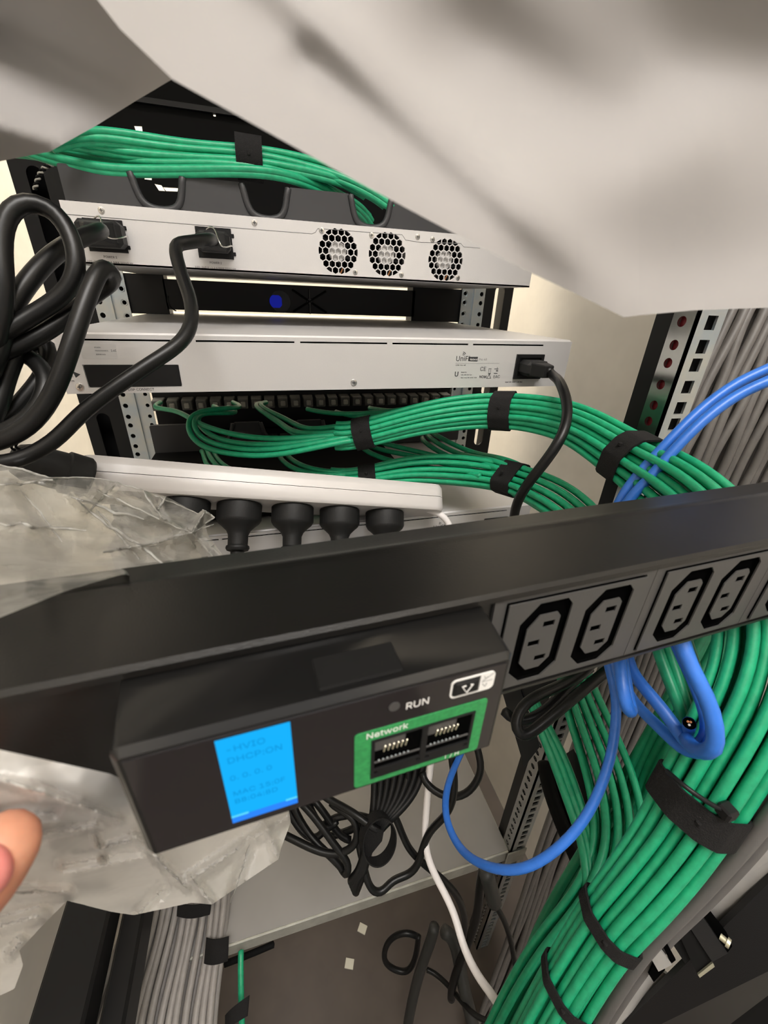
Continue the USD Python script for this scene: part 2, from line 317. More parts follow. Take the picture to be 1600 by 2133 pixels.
def c13_plug(name, label, x, y, z, cord, s=1.0, group=None, bail=None):
    t = thing(name, label, 'power cord', (x, y, z), group)
    body = cbox((x - 13 * s, y - 17, z - 7.5 * s), (x + 13 * s, y + 3, z + 7.5 * s), 3.2)
    nk = trimesh.Trimesh(np.vstack([cbox((x - 10 * s, y - 17, z - 6.5 * s), (x + 10 * s, y - 15, z + 6.5 * s), 2).vertices, cbox((x - 5.5, y - 31, z - 5.5), (x + 5.5, y - 29, z + 5.5), 2).vertices])).convex_hull
    part('connector', [body, nk], 'plug_black', t, None, 35)
    part('cord', tube(spline(cord), 4.3 * s, 12), 'cord_black', t, None, True)
    if bail is not None: part('retaining_wire', tube(spline(bail, 30), 0.55, 6), 'screw_metal', t, 'bent pale wire clip', True)
    return t

# ------------------------------------------------------------------ switches
sw = thing('network_switch', 'silver network switch with printed rear markings and a black cover plate at its left', 'network switch', (0, 0, -43.7))
def fp(px, py): p = at(px, py, 'y', 0.0); return p[0], p[2]
rear = sbox(-221.2, -43.7, 221.2, -1.2)
slots = [(169, 398), (407, 613), (625, 807), (818, 977), (987, 1135)]
srects = []
for a, b in slots:
    xa, xb = fp(a, 707)[0], fp(b, 707)[0]; srects.append((xa, -5.6, xb, -4.3)); rear = rear.difference(sbox(*srects[-1]))
cov = (-205.5, -39.2, fp(375, 780)[0], -22.6); rear = rear.difference(sbox(*cov).buffer(0.2))
part('rear_panel', plate(rear, 1.2, 1.2), 'silver', sw)
part('body', [cbox((-221.2, 1.2, -43.7), (221.2, 400, 0), 1.2)], 'silver', sw)
for r_ in srects: part('vent_shade_strip', plate(sbox(*r_), 1.25, 0.3), 'void', sw)  # dark strips behind the slots, their inner shade painted in
part('cover_plate', plate(sbox(*cov).buffer(-1.2).buffer(1.0), 1.2, 0.7), 'black_plastic', sw)
for px, py in ((166.5, 806), (737, 797)):
    x, z = fp(px, py); s_ = part('screw', lathe([(0, 3.0), (0.8, 2.6), (1.0, 1.2)], (x, 0, z), (0, -1, 0), 16), 'screw_metal', sw)
    part('screw_cross', face_y(ext(sbox(x - 1.4, z - .3, x + 1.4, z + .3).union(sbox(x - .3, z - 1.4, x + .3, z + 1.4)), .1), -1.0), 'ink', s_)
def T(txt, px, py, h, bold=False): x, z = fp(px, py); return text_on(txt, x, z, h, 0, bold)
pill = Polygon([fp(*q) for q in ((977, 744), (995, 744), (994, 752), (976, 751.5))]).buffer(0.3)
part('lettering', [T('UniFi', 949, 752, 4.4), T('USW-Pro-48', 949, 762, 1.15), T('CE', 999.5, 772.5, 3.6), T('NOM', 998, 787.5, 2.3, True), T('EAC', 1027, 787.5, 2.7), T('U', 946, 784, 4.2, True),
     T('Made for', 960.5, 776.5, 1.0), T('UBI, 685 3rd Ave', 960, 782, 1.0), T('New York, NY 10017 USA', 959.5, 788, 1.0), T('USP CONNECT', 267, 814, 1.9), T('Input 100-240V~ 1.5A Max', 1052, 797, 1.05, True),
     T('14E', 231, 732.5, 1.5), T('21404', 196, 725, 1.0), T('784558ABE5', 198, 732, 1.0), T('ABEW11Q', 200, 739.5, .95), T('RPS', 142, 778, 1.1), T('SET', 145, 786, 1.1), T('ON', 148, 795, 1.1)], 'ink', sw)
part('lettering', [T('Pro 48', 997, 751, 2.0)], 'ink_gray', sw, 'grey printed words')
part('logo_arc', [face_y(ext(Point(*fp(963, 742)).buffer(r).difference(Point(*fp(963, 742)).buffer(r - .5)).intersection(Polygon([fp(963, 742), (fp(963, 742)[0] + 1, fp(963, 742)[1] + 9), (fp(963, 742)[0] + 7, fp(963, 742)[1] + 4)])), .12), 0) for r in (1.6, 2.8, 4.0)], 'ink', sw)
part('name_pill', plate(pill, 0, 0.12), 'ink', sw, 'black printed pill')
part('pill_lettering', text_on('Network', *fp(978, 750.5), 1.75, -0.13), 'print_white', sw)
x, z = fp(1018, 768); mk = [sbox(x, z - .2, x + 3, z + .2), sbox(x + .4, z - 5.2, x + 2.8, z - 4.2).union(sbox(x + .4, z - 5.2, x + .7, z)).union(sbox(x + 2.4, z - 5, x + 2.7, z))]
x2, z2 = fp(1030, 768); mk += [sbox(x2, z2 - .5, x2 + 4.4, z2), sbox(x2 + 2, z2 - 2.5, x2 + 4.4, z2 - 1.6), sbox(x2 + 2.8, z2 - 2, x2 + 3.2, z2 + 1.4), sbox(x2 + .2, z2 - 4.6, x2 + 4, z2 - 4.0)]
x3, z3 = fp(1018, 788.5); tri = Polygon([(x3 - 2.6, z3), (x3 + 2.6, z3), (x3, z3 + 4.2)]); mk.append(tri.difference(tri.buffer(-.45)))
part('approval_mark', plate(unary_union(mk), 0, 0.12), 'ink', sw, 'printed approval symbols')
part('rule_line', plate(sbox(fp(949, 757)[0], fp(949, 757)[1], fp(1040, 757)[0], fp(949, 757)[1] + .25), 0, .1), 'ink_gray', sw)
for px, py, s in ((160, 780, 2.4), (140, 794, 1.0)):
    x, z = fp(px, py); part('arrow_mark', plate(Polygon([(x + s, z), (x - s * .9, z + s), (x - s * .5, z - s)]), 0, .15), 'ink', sw)
st = Polygon([fp(*q) for q in ((165, 715), (240, 716), (246, 747), (172, 747.5))]).buffer(-1).buffer(1.0)
part('sticker', plate(st, 0, 0.08), 'label_silver', sw, 'small silver serial sticker')
q = np.array([fp(*q) for q in ((1074, 737), (1131, 737), (1126, 787), (1065, 789))]); IX0, IX1, IZ0, IZ1 = q[:, 0].min() + 1.5, q[:, 0].max() - 1.5, -36, q[:, 1].max() - .5
part('power_inlet', [plate(sbox(IX0, IZ0, IX1, IZ1).difference(sbox(IX0 + 3, IZ0 + 3, IX1 - 3, IZ1 - 3)), 0, 2.0), box((IX0 + 2, -0.3, IZ0 + 2), (IX1 - 2, 0.4, IZ1 - 2))], 'black_plastic', sw)
sw2 = copy_of(sw, (-5, 0, -179.7), 'silver network switch under the white power strip, mostly hidden by the black power bar')

# cords into the units
c13_plug('power_cable', 'black power cord plugged into the right end of the upper switch', (IX0 + IX1) / 2, -2, (IZ0 + IZ1) / 2, [((IX0 + IX1) / 2, -30, -22), (*at(1150, 782, 'y', -38)[:1], -40, at(1150, 782, 'y', -38)[2]), dep(1168, 800, 336), dep(1181, 845, 318), dep(1171, 905, 308), dep(1133, 965, 312), dep(1095, 1015, 325), dep(1074, 1060, 345), dep(1072, 1110, 370)], 0.92)
b = boxes[0]; xm, zm = (b[0] + b[2]) / 2, (b[1] + b[3]) / 2
bail = lambda px: [dep(*q) for q in px]
c13_plug('power_cable', 'thick black power cord plugged into the left inlet of the three fan unit', xm, 88, zm, [(xm, 62, zm), dep(205, 482, 290), dep(180, 491, 275), dep(145, 508, 262), dep(98, 543, 250), dep(52, 596, 242), dep(22, 645, 238), dep(4, 700, 236), dep(-30, 790, 236)], 1.25,
         bail=bail([(196, 455, 312), (212, 466, 300), (222, 492, 298), (240, 497, 303), (262, 493, 325)]))
b = boxes[1]; xm, zm = (b[0] + b[2]) / 2, (b[1] + b[3]) / 2
c13_plug('power_cable', 'black power cord from the right inlet of the three fan unit, crossing the switch', xm, 88, zm, [(xm, 62, zm), dep(425, 500, 318), dep(392, 505, 306), dep(369, 512, 300), dep(369, 540, 296), dep(385, 590, 288), dep(399, 640, 280), dep(392, 690, 272), dep(362, 725, 265), dep(310, 760, 258), dep(240, 808, 250), dep(170, 862, 244), dep(115, 915, 240), dep(60, 948, 236), dep(15, 962, 232), dep(-40, 965, 230)], 1.05,
         bail=bail([(430, 478, 330), (450, 484, 322), (460, 510, 320), (470, 515, 326), (484, 513, 342)]))

# ------------------------------------------------------------------ far side of the rack
hub = thing('fan_unit', 'black plastic rack unit with a cross rib and blue glowing disc between two silver units', 'rack unit', (0, 300, 0))
part('body', [box((-192, 303, 6.2), (160, 330, 42.2)), box((-242, 303, 0.2), (-190, 330, 46.8)), box((156, 303, 0.2), (242, 330, 46.8))], 'black_plastic', hub)
x0, z0 = at(645, 628, 'y', 303)[[0, 2]]
part('cross_rib', [tube([(x0 - 24, 302, z0 + 14), (x0 + 24, 302, z0 - 14)], 1.6, 6), tube([(x0 - 24, 302, z0 - 14), (x0 + 24, 302, z0 + 14)], 1.6, 6), tube([(x0, 302, z0 + 16), (x0, 302, z0 - 16)], 1.4, 6), lathe([(0, 5), (2, 4)], (x0, 303, z0), (0, -1, 0), 16)], 'black_gloss', hub)
xl, zl = at(575, 628, 'y', 303)[[0, 2]]
part('port_ring', lathe([(0, 14), (1.5, 14), (1.5, 11)], (xl + 6, 303, zl), (0, -1, 0), 28), 'black_gloss', hub)
part('blue_disc', plate(Point(xl, zl).buffer(9, 12).intersection(sbox(xl - 12, zl - 8, xl + 8, zl + 8)), 301.4, 0.6), 'blue_glow', hub, 'dim blue glowing disc')
xr, zr = at(370, 628, 'y', 303)[[0, 2]]
part('port_ring', tube([(xr + 12 * math.cos(a), 302, zr + 12 * math.sin(a)) for a in np.linspace(2.6, 4.4, 12)], 0.8, 6), 'black_gloss', hub)
def patch_panel(name, label, z0, n=24, skip=()):
    t = thing(name, label, 'patch panel', (0, 300, z0 - 10))
    part('panel', box((-234, 303, z0 - 44), (236, 306, z0 + 20)), 'black_steel', t)
    for k in range(n):
        x = -225 + k * 19.4
        j = part('jack', trimesh.Trimesh(np.vstack([cbox((x - 8, 300, z0 - 9), (x + 8, 303, z0 + 9), 1).vertices, cbox((x - 7, 281, z0 - 6), (x + 7, 283, z0 + 8), 1.5).vertices])).convex_hull, 'jack_gray', t)
        part('jack_cap', cbox((x - 3.5, 278, z0 - 3), (x + 3.5, 281.5, z0 + 4.5), 1), 'jack_pale', j)
    return t
patch_panel('patch_panel', 'row of grey cable jacks just under the upper silver switch', -119)
patch_panel('patch_panel', 'second row of grey cable jacks lower behind the green cables', -180)
def finger_duct(label, y, z0, z1, xs, w, dpt):
    t = thing('cable_guide', label, 'cable guide', (0, y, z0)); p = sbox(-232, z0, 232, z1)
    for x in xs: p = p.difference(Polygon([(x - w, z1 + 1), (x - w * .78, z1 - dpt * .7), (x - w * .45, z1 - dpt), (x + w * .45, z1 - dpt), (x + w * .78, z1 - dpt * .7), (x + w, z1 + 1)]).buffer(1.5))
    p = p.buffer(-2).buffer(2); part('plate', plate(p, y, 6), 'duct_black', t)
    if y > 200: part('base_plate', box((-232, 28, z0 + .6), (96, y - 6, z0 + 3)), 'black_matte', t)
    for x in xs: part('lip', tube(spline([(x - w, y - 6, z1 - 1), (x - w * .8, y - 6, z1 - dpt * .7), (x - w * .45, y - 6, z1 - dpt), (x + w * .45, y - 6, z1 - dpt), (x + w * .8, y - 6, z1 - dpt * .7), (x + w, y - 6, z1 - 1)], 20), 3.2, 10), 'duct_black', t, None, True)
finger_duct('black moulded cable guide with U notches above the fan unit', 150, 84, 124, [at(335, 405, 'y', 150)[0], at(555, 430, 'y', 150)[0], at(770, 450, 'y', 150)[0]], 22, 26)
fd2 = finger_duct('black moulded cable guide with notches behind the upper strapped green bundle', 250, -178, -136, [-150, -60, 30, 120, 190], 26, 26)
blank = thing('blanking_panel', 'black panel filling the rack above the top green cables', 'rack panel', (0, 300, 120))
bp = sbox(-234, 88, 236, 890)
for pts in (((277, 259), (294, 260), (296, 274), (282, 273)), ((320, 381), (335, 384), (343, 397), (330, 396)), ((338, 388), (371, 390), (369, 398), (345, 397)), ((299, 366), (315, 367), (315, 374), (299, 372)), ((443, 226), (448, 227), (449, 241), (444, 240))):
    bp = bp.difference(Polygon([at(*q, 'y', 300)[[0, 2]] for q in pts]))
part('panel', plate(bp, 306, 3), 'black_matte', blank)
part('stiffener', [box((-234, 296, 176), (236, 303, 181)), box((-234, 296, 214), (236, 303, 219))], 'black_plastic', blank)

# ------------------------------------------------------------------ cables
def path(pts, step=5.0, n=None): return spline([dep(*q) for q in pts], n, step)
def longer(P, a, b):      # carries a run on in a straight line beyond its ends (mm)
    d0, d1 = (P[0] - P[1], P[-1] - P[-2]) if a >= 0 else (np.array([0, 0, 1.0]), P[-1] - P[-2]); a = abs(a); P = [P[0] + d0 / np.linalg.norm(d0) * a] * (a > 0) + list(P) + [P[-1] + d1 / np.linalg.norm(d1) * b] * (b > 0); return np.array(P)
def cable(name, pts, r, m, label, cat='cable', group=None, k=10, run=(0, 0)):
    return single(name, tube(longer(path(pts), *run), r, k), m, label, cat, group, True)
def hexoffsets(hw, r, q, rot):
    o = []; s = 2.02 * r; N = int(hw / s) + 2
    for j in range(-N, N + 1):
        for i in range(-N, N + 1):
            a, b = s * (i + .5 * (j & 1)), s * .866 * j; a, b = a * math.cos(rot) - b * math.sin(rot), a * math.sin(rot) + b * math.cos(rot)
            if (a / max(hw - r * .8, r)) ** 2 + (b / max((hw - r * .8) * q, r * .9)) ** 2 <= 1.0: o.append((a / hw, b / hw))
    return o
class Bundle:
    def __init__(s, st, step=6.0):
        s.st = st; hw = np.array([h * z / F_PX for _, _, h, z in st])
        s.rec = []; P = np.array([dep(x, y, z) for x, y, h, z in st]); Q = spline(np.c_[P, hw], None, step)
        s.P, s.hw = Q[:, :3], Q[:, 3]; s.T = np.gradient(s.P, axis=0); s.T /= np.linalg.norm(s.T, axis=1, keepdims=True)
        V = s.P - CAM; V /= np.linalg.norm(V, axis=1, keepdims=True)
        s.L = np.cross(s.T, V); s.L /= np.linalg.norm(s.L, axis=1, keepdims=True); s.D = np.cross(s.L, s.T)
    def fill(s, name, r, m, label, group, q=0.7, ref=0.5, twist=0.35, rot=0.2, cat='cable', wob=0.25, seed=0, keep=None):
        g = np.random.default_rng(seed); ref_hw = np.quantile(s.hw, ref); u = np.linspace(0, 1, len(s.P)); n = 0
        offs = hexoffsets(ref_hw, r, q, rot); lim = (ref_hw - r) / ref_hw
        ka, kb = lim / max(abs(a) for a, b in offs), max(1.0, (q * lim) / max(max(abs(b) for a, b in offs), 1e-3)) if len(offs) > 3 else 1.0
        for a, b in offs:
            a, b = a * min(ka, 1.35), b * min(kb, 1.3)
            th = twist * np.sin(u * 3.0 + 0.4) ; ph = g.uniform(0, 6.28, 2)
            a2, b2 = a * np.cos(th) - b * np.sin(th), a * np.sin(th) + b * np.cos(th)
            wa, wb = wob * r * np.sin(u * g.uniform(4, 9) + ph[0]), wob * r * np.sin(u * g.uniform(4, 9) + ph[1])
            la, lb = a2 * s.hw + wa, b2 * s.hw + wb; s.rec.append((la, lb, r))
            P = s.P + s.L * la[:, None] + s.D * lb[:, None]
            single(name, tube(longer(P, 0, 320), r, 9), m, label, cat, group, True); n += 1
        return n
    def strap(s, name, px, py, width, label, q=0.7, t=1.3, cat='cable strap', m='velcro', tail=None, grow=1.0, tilt=0.0):
        t0 = [np.hypot(*(proj(p) - [px, py])) for p in s.P]; i = int(np.argmin(t0)); c, T_, L, D = s.P[i], s.T[i], s.L[i], s.D[i]
        h = s.hw[i] * grow; K = 40; V = []
        circ = [Point(la[i], lb[i]).buffer(r_ + .5) for la, lb, r_ in s.rec] or [affinity.scale(Point(0, 0).buffer(1, 16), h, h * q)]
        hullp = unary_union(circ).convex_hull; T2 = T_
        for w_, rr in ((-.5, 0), (-.5, t), (.5, t), (.5, 0)):
            e = hullp.buffer(rr).exterior; pts = np.array([e.interpolate(x_, normalized=True).coords[0] for x_ in np.arange(K) / K])
            V.append(c + T_ * (w_ * width) + L * pts[:, [0]] + D * pts[:, [1]] + T_ * (tilt * pts[:, [0]]))
        V = np.vstack(V); Fc = []
        for a in range(4):
            b = (a + 1) % 4
            for j in range(K):
                j2 = (j + 1) % K; Fc += [(a * K + j, a * K + j2, b * K + j2), (a * K + j, b * K + j2, b * K + j)]
        bot = hullp.bounds[1]
        th = thing(name, label, cat, c); mm = trimesh.Trimesh(V, Fc, process=False); trimesh.repair.fix_normals(mm)
        part('band', mm, m, th, None, 40)
        part('band_end', cbox(*(lambda o: (o - 1.2, o + 1.2))(c + L * (h * .2) + D * (bot - t + .4)), .4) if tail is None else tail(c, T2, L, D, h), m, th)
        return th
def proj(P): q_ = RC @ (np.asarray(P) - CAM); return q_[:2] / q_[2] * F_PX + [800, 1066.5]

# top-left bundle
GA = 'green network cables across the top'
LA = 'green network cable in the strapped bundle across the top of the rack'
for pts in ([(120, 282, 330), (200, 272, 350), (285, 281, 365), (400, 298, 380), (525, 309, 392), (640, 330, 410), (760, 372, 430), (840, 420, 440)],
            [(110, 300, 335), (200, 286, 352), (285, 296, 367), (400, 310, 381), (525, 321, 392), (640, 345, 410), (740, 380, 425), (820, 430, 440)],
            [(95, 290, 345), (180, 300, 356), (260, 315, 368), (400, 327, 381), (525, 335, 391), (620, 350, 405), (720, 376, 425), (800, 420, 445)],
            [(60, 292, 360), (130, 312, 362), (220, 328, 370), (330, 338, 378), (430, 339, 384), (525, 346, 392), (620, 365, 410), (700, 400, 440), (745, 425, 470), (775, 460, 500)],
            [(40, 300, 350), (110, 325, 356), (210, 346, 365), (285, 351, 372), (400, 351, 380), (525, 352, 388), (610, 366, 405), (690, 400, 435), (740, 432, 465), (765, 462, 500)],
            [(90, 280, 375), (200, 290, 385), (330, 305, 395), (525, 325, 405), (660, 352, 420), (760, 400, 440)],
            [(30, 310, 380), (160, 330, 385), (300, 345, 392), (525, 340, 402), (640, 372, 425), (720, 410, 460), (770, 450, 500)]):
    cable('network_cable', pts, 3.1, 'green_cable', LA, group=GA)
    cable('network_cable', [(x, y + 11, z + 3) for x, y, z in pts], 3.1, 'green_cable', LA, group=GA)
ba = Bundle([(430, 320, 34, 388), (527, 331, 34, 395), (620, 350, 34, 410)])
ba.strap('cable_strap', 527, 331, 24, 'black hook and loop strap around the top green cable bundle', q=.6, grow=1.05)

# upper bundle that leaves the patch panel to the right
GB = 'green network cables of the upper strapped bundle'; LB = 'green network cable in the upper strapped bundle under the upper switch'
R = 2.9
bb = Bundle([(700, 908, 30, 425), (757, 903, 30, 420), (850, 880, 32, 410), (950, 862, 36, 402), (1043, 857, 37, 390), (1150, 870, 41, 352), (1230, 902, 47, 315), (1310, 952, 56, 278), (1400, 1010, 72, 240), (1470, 1075, 82, 222), (1550, 1170, 88, 208), (1596, 1280, 92, 200), (1588, 1400, 90, 196), (1540, 1520, 86, 196), (1452, 1674, 78, 204), (1392, 1770, 71, 212), (1318, 1865, 65, 220), (1266, 1928, 60, 228), (1208, 2014, 57, 238), (1155, 2105, 56, 248), (1110, 2190, 56, 258)])
bb.fill('network_cable', 2.6, 'green_cable', 'green network cable of the thick bundle that hangs down beside the grey tray', GB, q=.62, ref=.5, twist=.45, seed=1)
LB2 = 'green network cable running from the jack row into the upper strap'
for pts in ([(330, 850, 522), (370, 858, 492), (420, 884, 452), (490, 905, 434), (560, 913, 426), (640, 911, 422), (720, 905, 419)],
            [(480, 850, 502), (430, 855, 477), (397, 872, 457), (398, 905, 442), (430, 932, 432), (490, 946, 426), (560, 948, 422), (640, 936, 418), (730, 918, 417)],
            [(470, 860, 502), (425, 862, 477), (405, 880, 452), (420, 910, 440), (470, 930, 431), (540, 937, 426), (640, 926, 420), (730, 910, 419)],
            [(440, 858, 502), (415, 868, 477), (425, 895, 452), (470, 918, 438), (550, 926, 428), (650, 918, 422), (730, 900, 422)],
            [(540, 852, 520), (580, 878, 482), (612, 898, 447), (650, 903, 432), (700, 900, 424), (745, 895, 422)],
            [(550, 850, 520), (597, 874, 482), (640, 892, 447), (690, 890, 432), (745, 884, 424)],
            [(545, 855, 522), (585, 884, 477), (625, 907, 444), (680, 908, 430), (745, 903, 423)]):
    pts = [(pts[0][0] + 5, pts[0][1] - 12, 560)] + pts
    cable('network_cable', pts, R, 'green_cable', LB2, group='green cables from the jacks to the upper strap')
for pts in ([(700, 858, 522), (760, 868, 472), (830, 862, 442), (930, 843, 422), (1040, 832, 404)], [(640, 852, 530), (740, 862, 482), (850, 852, 447), (960, 836, 422), (1045, 838, 402)], [(770, 850, 520), (850, 856, 462), (940, 850, 427), (1040, 845, 402)]):
    cable('network_cable', pts, R, 'green_cable', 'green network cable joining the upper bundle from behind at the second strap', group='green cables joining behind the second strap')
bb.strap('cable_strap', 755, 903, 19, 'black strap on the upper green bundle, nearest the middle of the switch', q=.62)
bb.strap('cable_strap', 1043, 858, 20, 'black strap on the upper green bundle below the right end of the switch', q=.62)
bb.strap('cable_strap', 1312, 953, 19, 'wide black strap on the green bundle beside the right hand rail', q=.62, grow=1.03)
bb.strap('cable_strap', 1452, 1674, 17, 'wide black ribbed strap around the hanging green bundle, uppermost of its three straps', q=.62, tilt=.05)
bb.strap('cable_strap', 1262, 1920, 8, 'narrow black strap around the hanging green bundle, middle of its three straps', q=.62, tilt=.12, grow=1.02)
bb.strap('cable_strap', 1176, 2052, 7, 'narrow black strap around the hanging green bundle, lowest of its three straps', q=.62, tilt=.15, grow=1.02)
def tie(o, e, label):
    t = thing('cable_tie', label, 'cable tie', o); P = spline(e, 30); part('band', tube(P, 1.1, 6), 'black_plastic', t, None, True); part('tie_head', cbox(np.array(o) - 3.2, np.array(o) + 3.2, 1), 'black_plastic', t)
tie(dep(1514, 1690, 186), [dep(1390, 1606, 200), dep(1430, 1640, 189), dep(1470, 1668, 186), dep(1508, 1688, 186)], 'thin black cable tie with a square head above the ribbed strap')

# lower bundle
GC = 'green network cables of the lower strapped bundle'
bc = Bundle([(690, 992, 18, 470), (770, 990, 22, 462), (850, 978, 30, 455), (950, 978, 36, 440), (1060, 995, 36, 405), (1130, 1022, 44, 370), (1185, 1058, 48, 345), (1240, 1130, 48, 325), (1240, 1250, 44, 320), (1195, 1370, 36, 350), (1205, 1440, 42, 352), (1235, 1520, 50, 345), (1268, 1610, 56, 336), (1287, 1700, 56, 325), (1280, 1790, 50, 312), (1236, 1890, 46, 300), (1170, 1985, 50, 300), (1108, 2085, 52, 308), (1062, 2180, 54, 320)])
bc.fill('network_cable', R, 'green_cable', 'green network cable of the lower bundle hanging between zinc rail and thick bundle', GC, q=.6, ref=.45, twist=.4, seed=2)
for pts in ([(430, 935, 538), (440, 955, 498), (475, 985, 473), (560, 1000, 466), (700, 992, 463)], [(420, 940, 538), (428, 960, 498), (460, 990, 468), (560, 1008, 464), (700, 998, 462)], [(445, 938, 538), (455, 958, 498), (500, 985, 473), (600, 995, 466), (720, 988, 463)],
            [(580, 940, 528), (592, 962, 488), (625, 980, 470), (680, 988, 465), (760, 988, 460)], [(595, 935, 528), (612, 960, 488), (650, 976, 470), (700, 983, 465), (770, 983, 460)],
            [(740, 915, 518), (775, 945, 478), (825, 962, 463), (900, 975, 451), (1000, 990, 413)], [(755, 920, 518), (800, 938, 483), (870, 952, 463), (950, 972, 446), (1040, 985, 407)], [(770, 915, 518), (830, 931, 478), (900, 948, 460), (980, 966, 442), (1050, 975, 405)],
            [(890, 905, 538), (915, 925, 498), (960, 946, 468), (1020, 958, 423), (1080, 985, 397)], [(900, 900, 538), (930, 918, 498), (985, 942, 468), (1050, 957, 417), (1110, 988, 393)], [(880, 912, 538), (905, 935, 498), (955, 958, 468), (1010, 968, 423), (1070, 990, 400)]):
    cable('network_cable', pts, R, 'green_cable', 'green network cable running from the second jack row into the lower bundle', group='green cables from the second jack row')
bc.strap('cable_strap', 770, 990, 19, 'black strap on the lower green bundle, half hidden behind the white power strip', q=.6, grow=1.1)
bc.strap('cable_strap', 1062, 996, 21, 'black strap on the lower green bundle just above the right end of the power bar', q=.6)
# thin strands beside the zinc rail
for d in (0, 12, 25):
    cable('network_cable', [(1098 + d * .4, 1440, 372), (1120 + d * .7, 1505, 365), (1150 + d, 1580, 352), (1183 + d, 1670, 338), (1210 + d * .8, 1750, 322), (1222 + d * .6, 1820, 308), (1222 + d * .6, 1890, 300), (1180 + d, 1980, 305)], 3.5, 'green_cable', 'green network cable of the thin strand hanging nearest the zinc rail', group='thin strand of green cables by the rail')
for i, (p0, p1, p2) in enumerate([((1400, 1440), (1350, 1530), (1305, 1610)), ((1398, 1462), (1355, 1550), (1312, 1632)), ((1405, 1500), (1360, 1580), (1318, 1662)), ((1402, 1545), (1362, 1620), (1325, 1690)), ((1410, 1520), (1366, 1600), (1322, 1678)), ((1412, 1570), (1370, 1640), (1330, 1712))]):
    cable('network_cable', [(p0[0] + 130, p0[1] - 290, 300), (p0[0] + 60, p0[1] - 110, 302), (*p0, 305), (*p1, 325), (*p2, 340), (p2[0] - 60, p2[1] + 110, 345), (p2[0] - 150, p2[1] + 260, 350), (p2[0] - 215, p2[1] + 420, 360)], 3.6, 'shaded_green_cable', 'green network cable in the shade behind the hanging bundles', group='shaded green cables behind')  # shade painted in through the darker green
for d in (0, 22, 44, 66):
    cable('network_cable', [(1345 + d, 1270, 233), (1368 + d, 1345, 231), (1395 + d * .9, 1420, 222), (1425 + d * .6, 1500, 216), (1436 + d * .55, 1570, 218), (1432 + d * .5, 1640, 224), (1405 + d * .5, 1720, 250)], 3.0, 'green_cable' if d < 50 else 'shaded_green_cable', 'green network cable hanging beside the blue coil at the left of the thick bundle', group='green cables at the blue coil')
for k in range(7):
    d = k * 9.0
    cable('network_cable', [(1222 - d * .3, 1800 + d * 2, 345 + k), (1180 - d * .5, 1890 + d, 348 + k), (1130 - d * .4, 1990 + d * .6, 352), (1095 - d * .2, 2080, 356), (1075 - d * .1, 2180, 362)], 3.6, 'shaded_green_cable', 'green network cable at the dim lower left side of the hanging bundle', group='dim green cables at the bottom')

# grey cables on the right
for k in range(13):
    w = 1.6 * math.sin(k * 2.3); v = 5 * math.sin(k * 4.1)
    cable('network_cable', [(1552 + 21 * k + v, 590, 322), (1500 + 21.5 * k + 3 * w, 700, 328), (1440 + 21.5 * k + v, 830, 338), (1382 + 21 * k + 4 * w, 960, 352), (1330 + 19 * k + v, 1100, 375), (1290 + 15.5 * k, 1260, 405), (1250 + 14 * k, 1400, 432), (1205 + 13 * k + 2 * w, 1530, 460), (1160 + 11.5 * k, 1660, 500), (1118 + 9.5 * k + 3 * w, 1780, 545), (1085 + 9 * k, 1880, 580), (1050 + 9 * k + 4 * w, 1980, 610), (1010 + 8 * k, 2090, 640)], 3.5, 'gray_cable', 'grey network cable hanging in the curtain of cables behind the right hand rail', group='grey cables on the right', run=(-450, 120))
for k in range(12):
    cable('network_cable', [(1560 + 22 * k, 590, 336), (1450 + 21.5 * k, 830, 352), (1338 + 19 * k, 1100, 390), (1258 + 14 * k, 1400, 448), (1166 + 11.5 * k, 1660, 515), (1092 + 9 * k, 1880, 595), (1015 + 8 * k, 2090, 655)], 3.5, 'gray_cable', 'grey network cable hanging in the curtain of cables behind the right hand rail', group='grey cables on the right', run=(-450, 120))
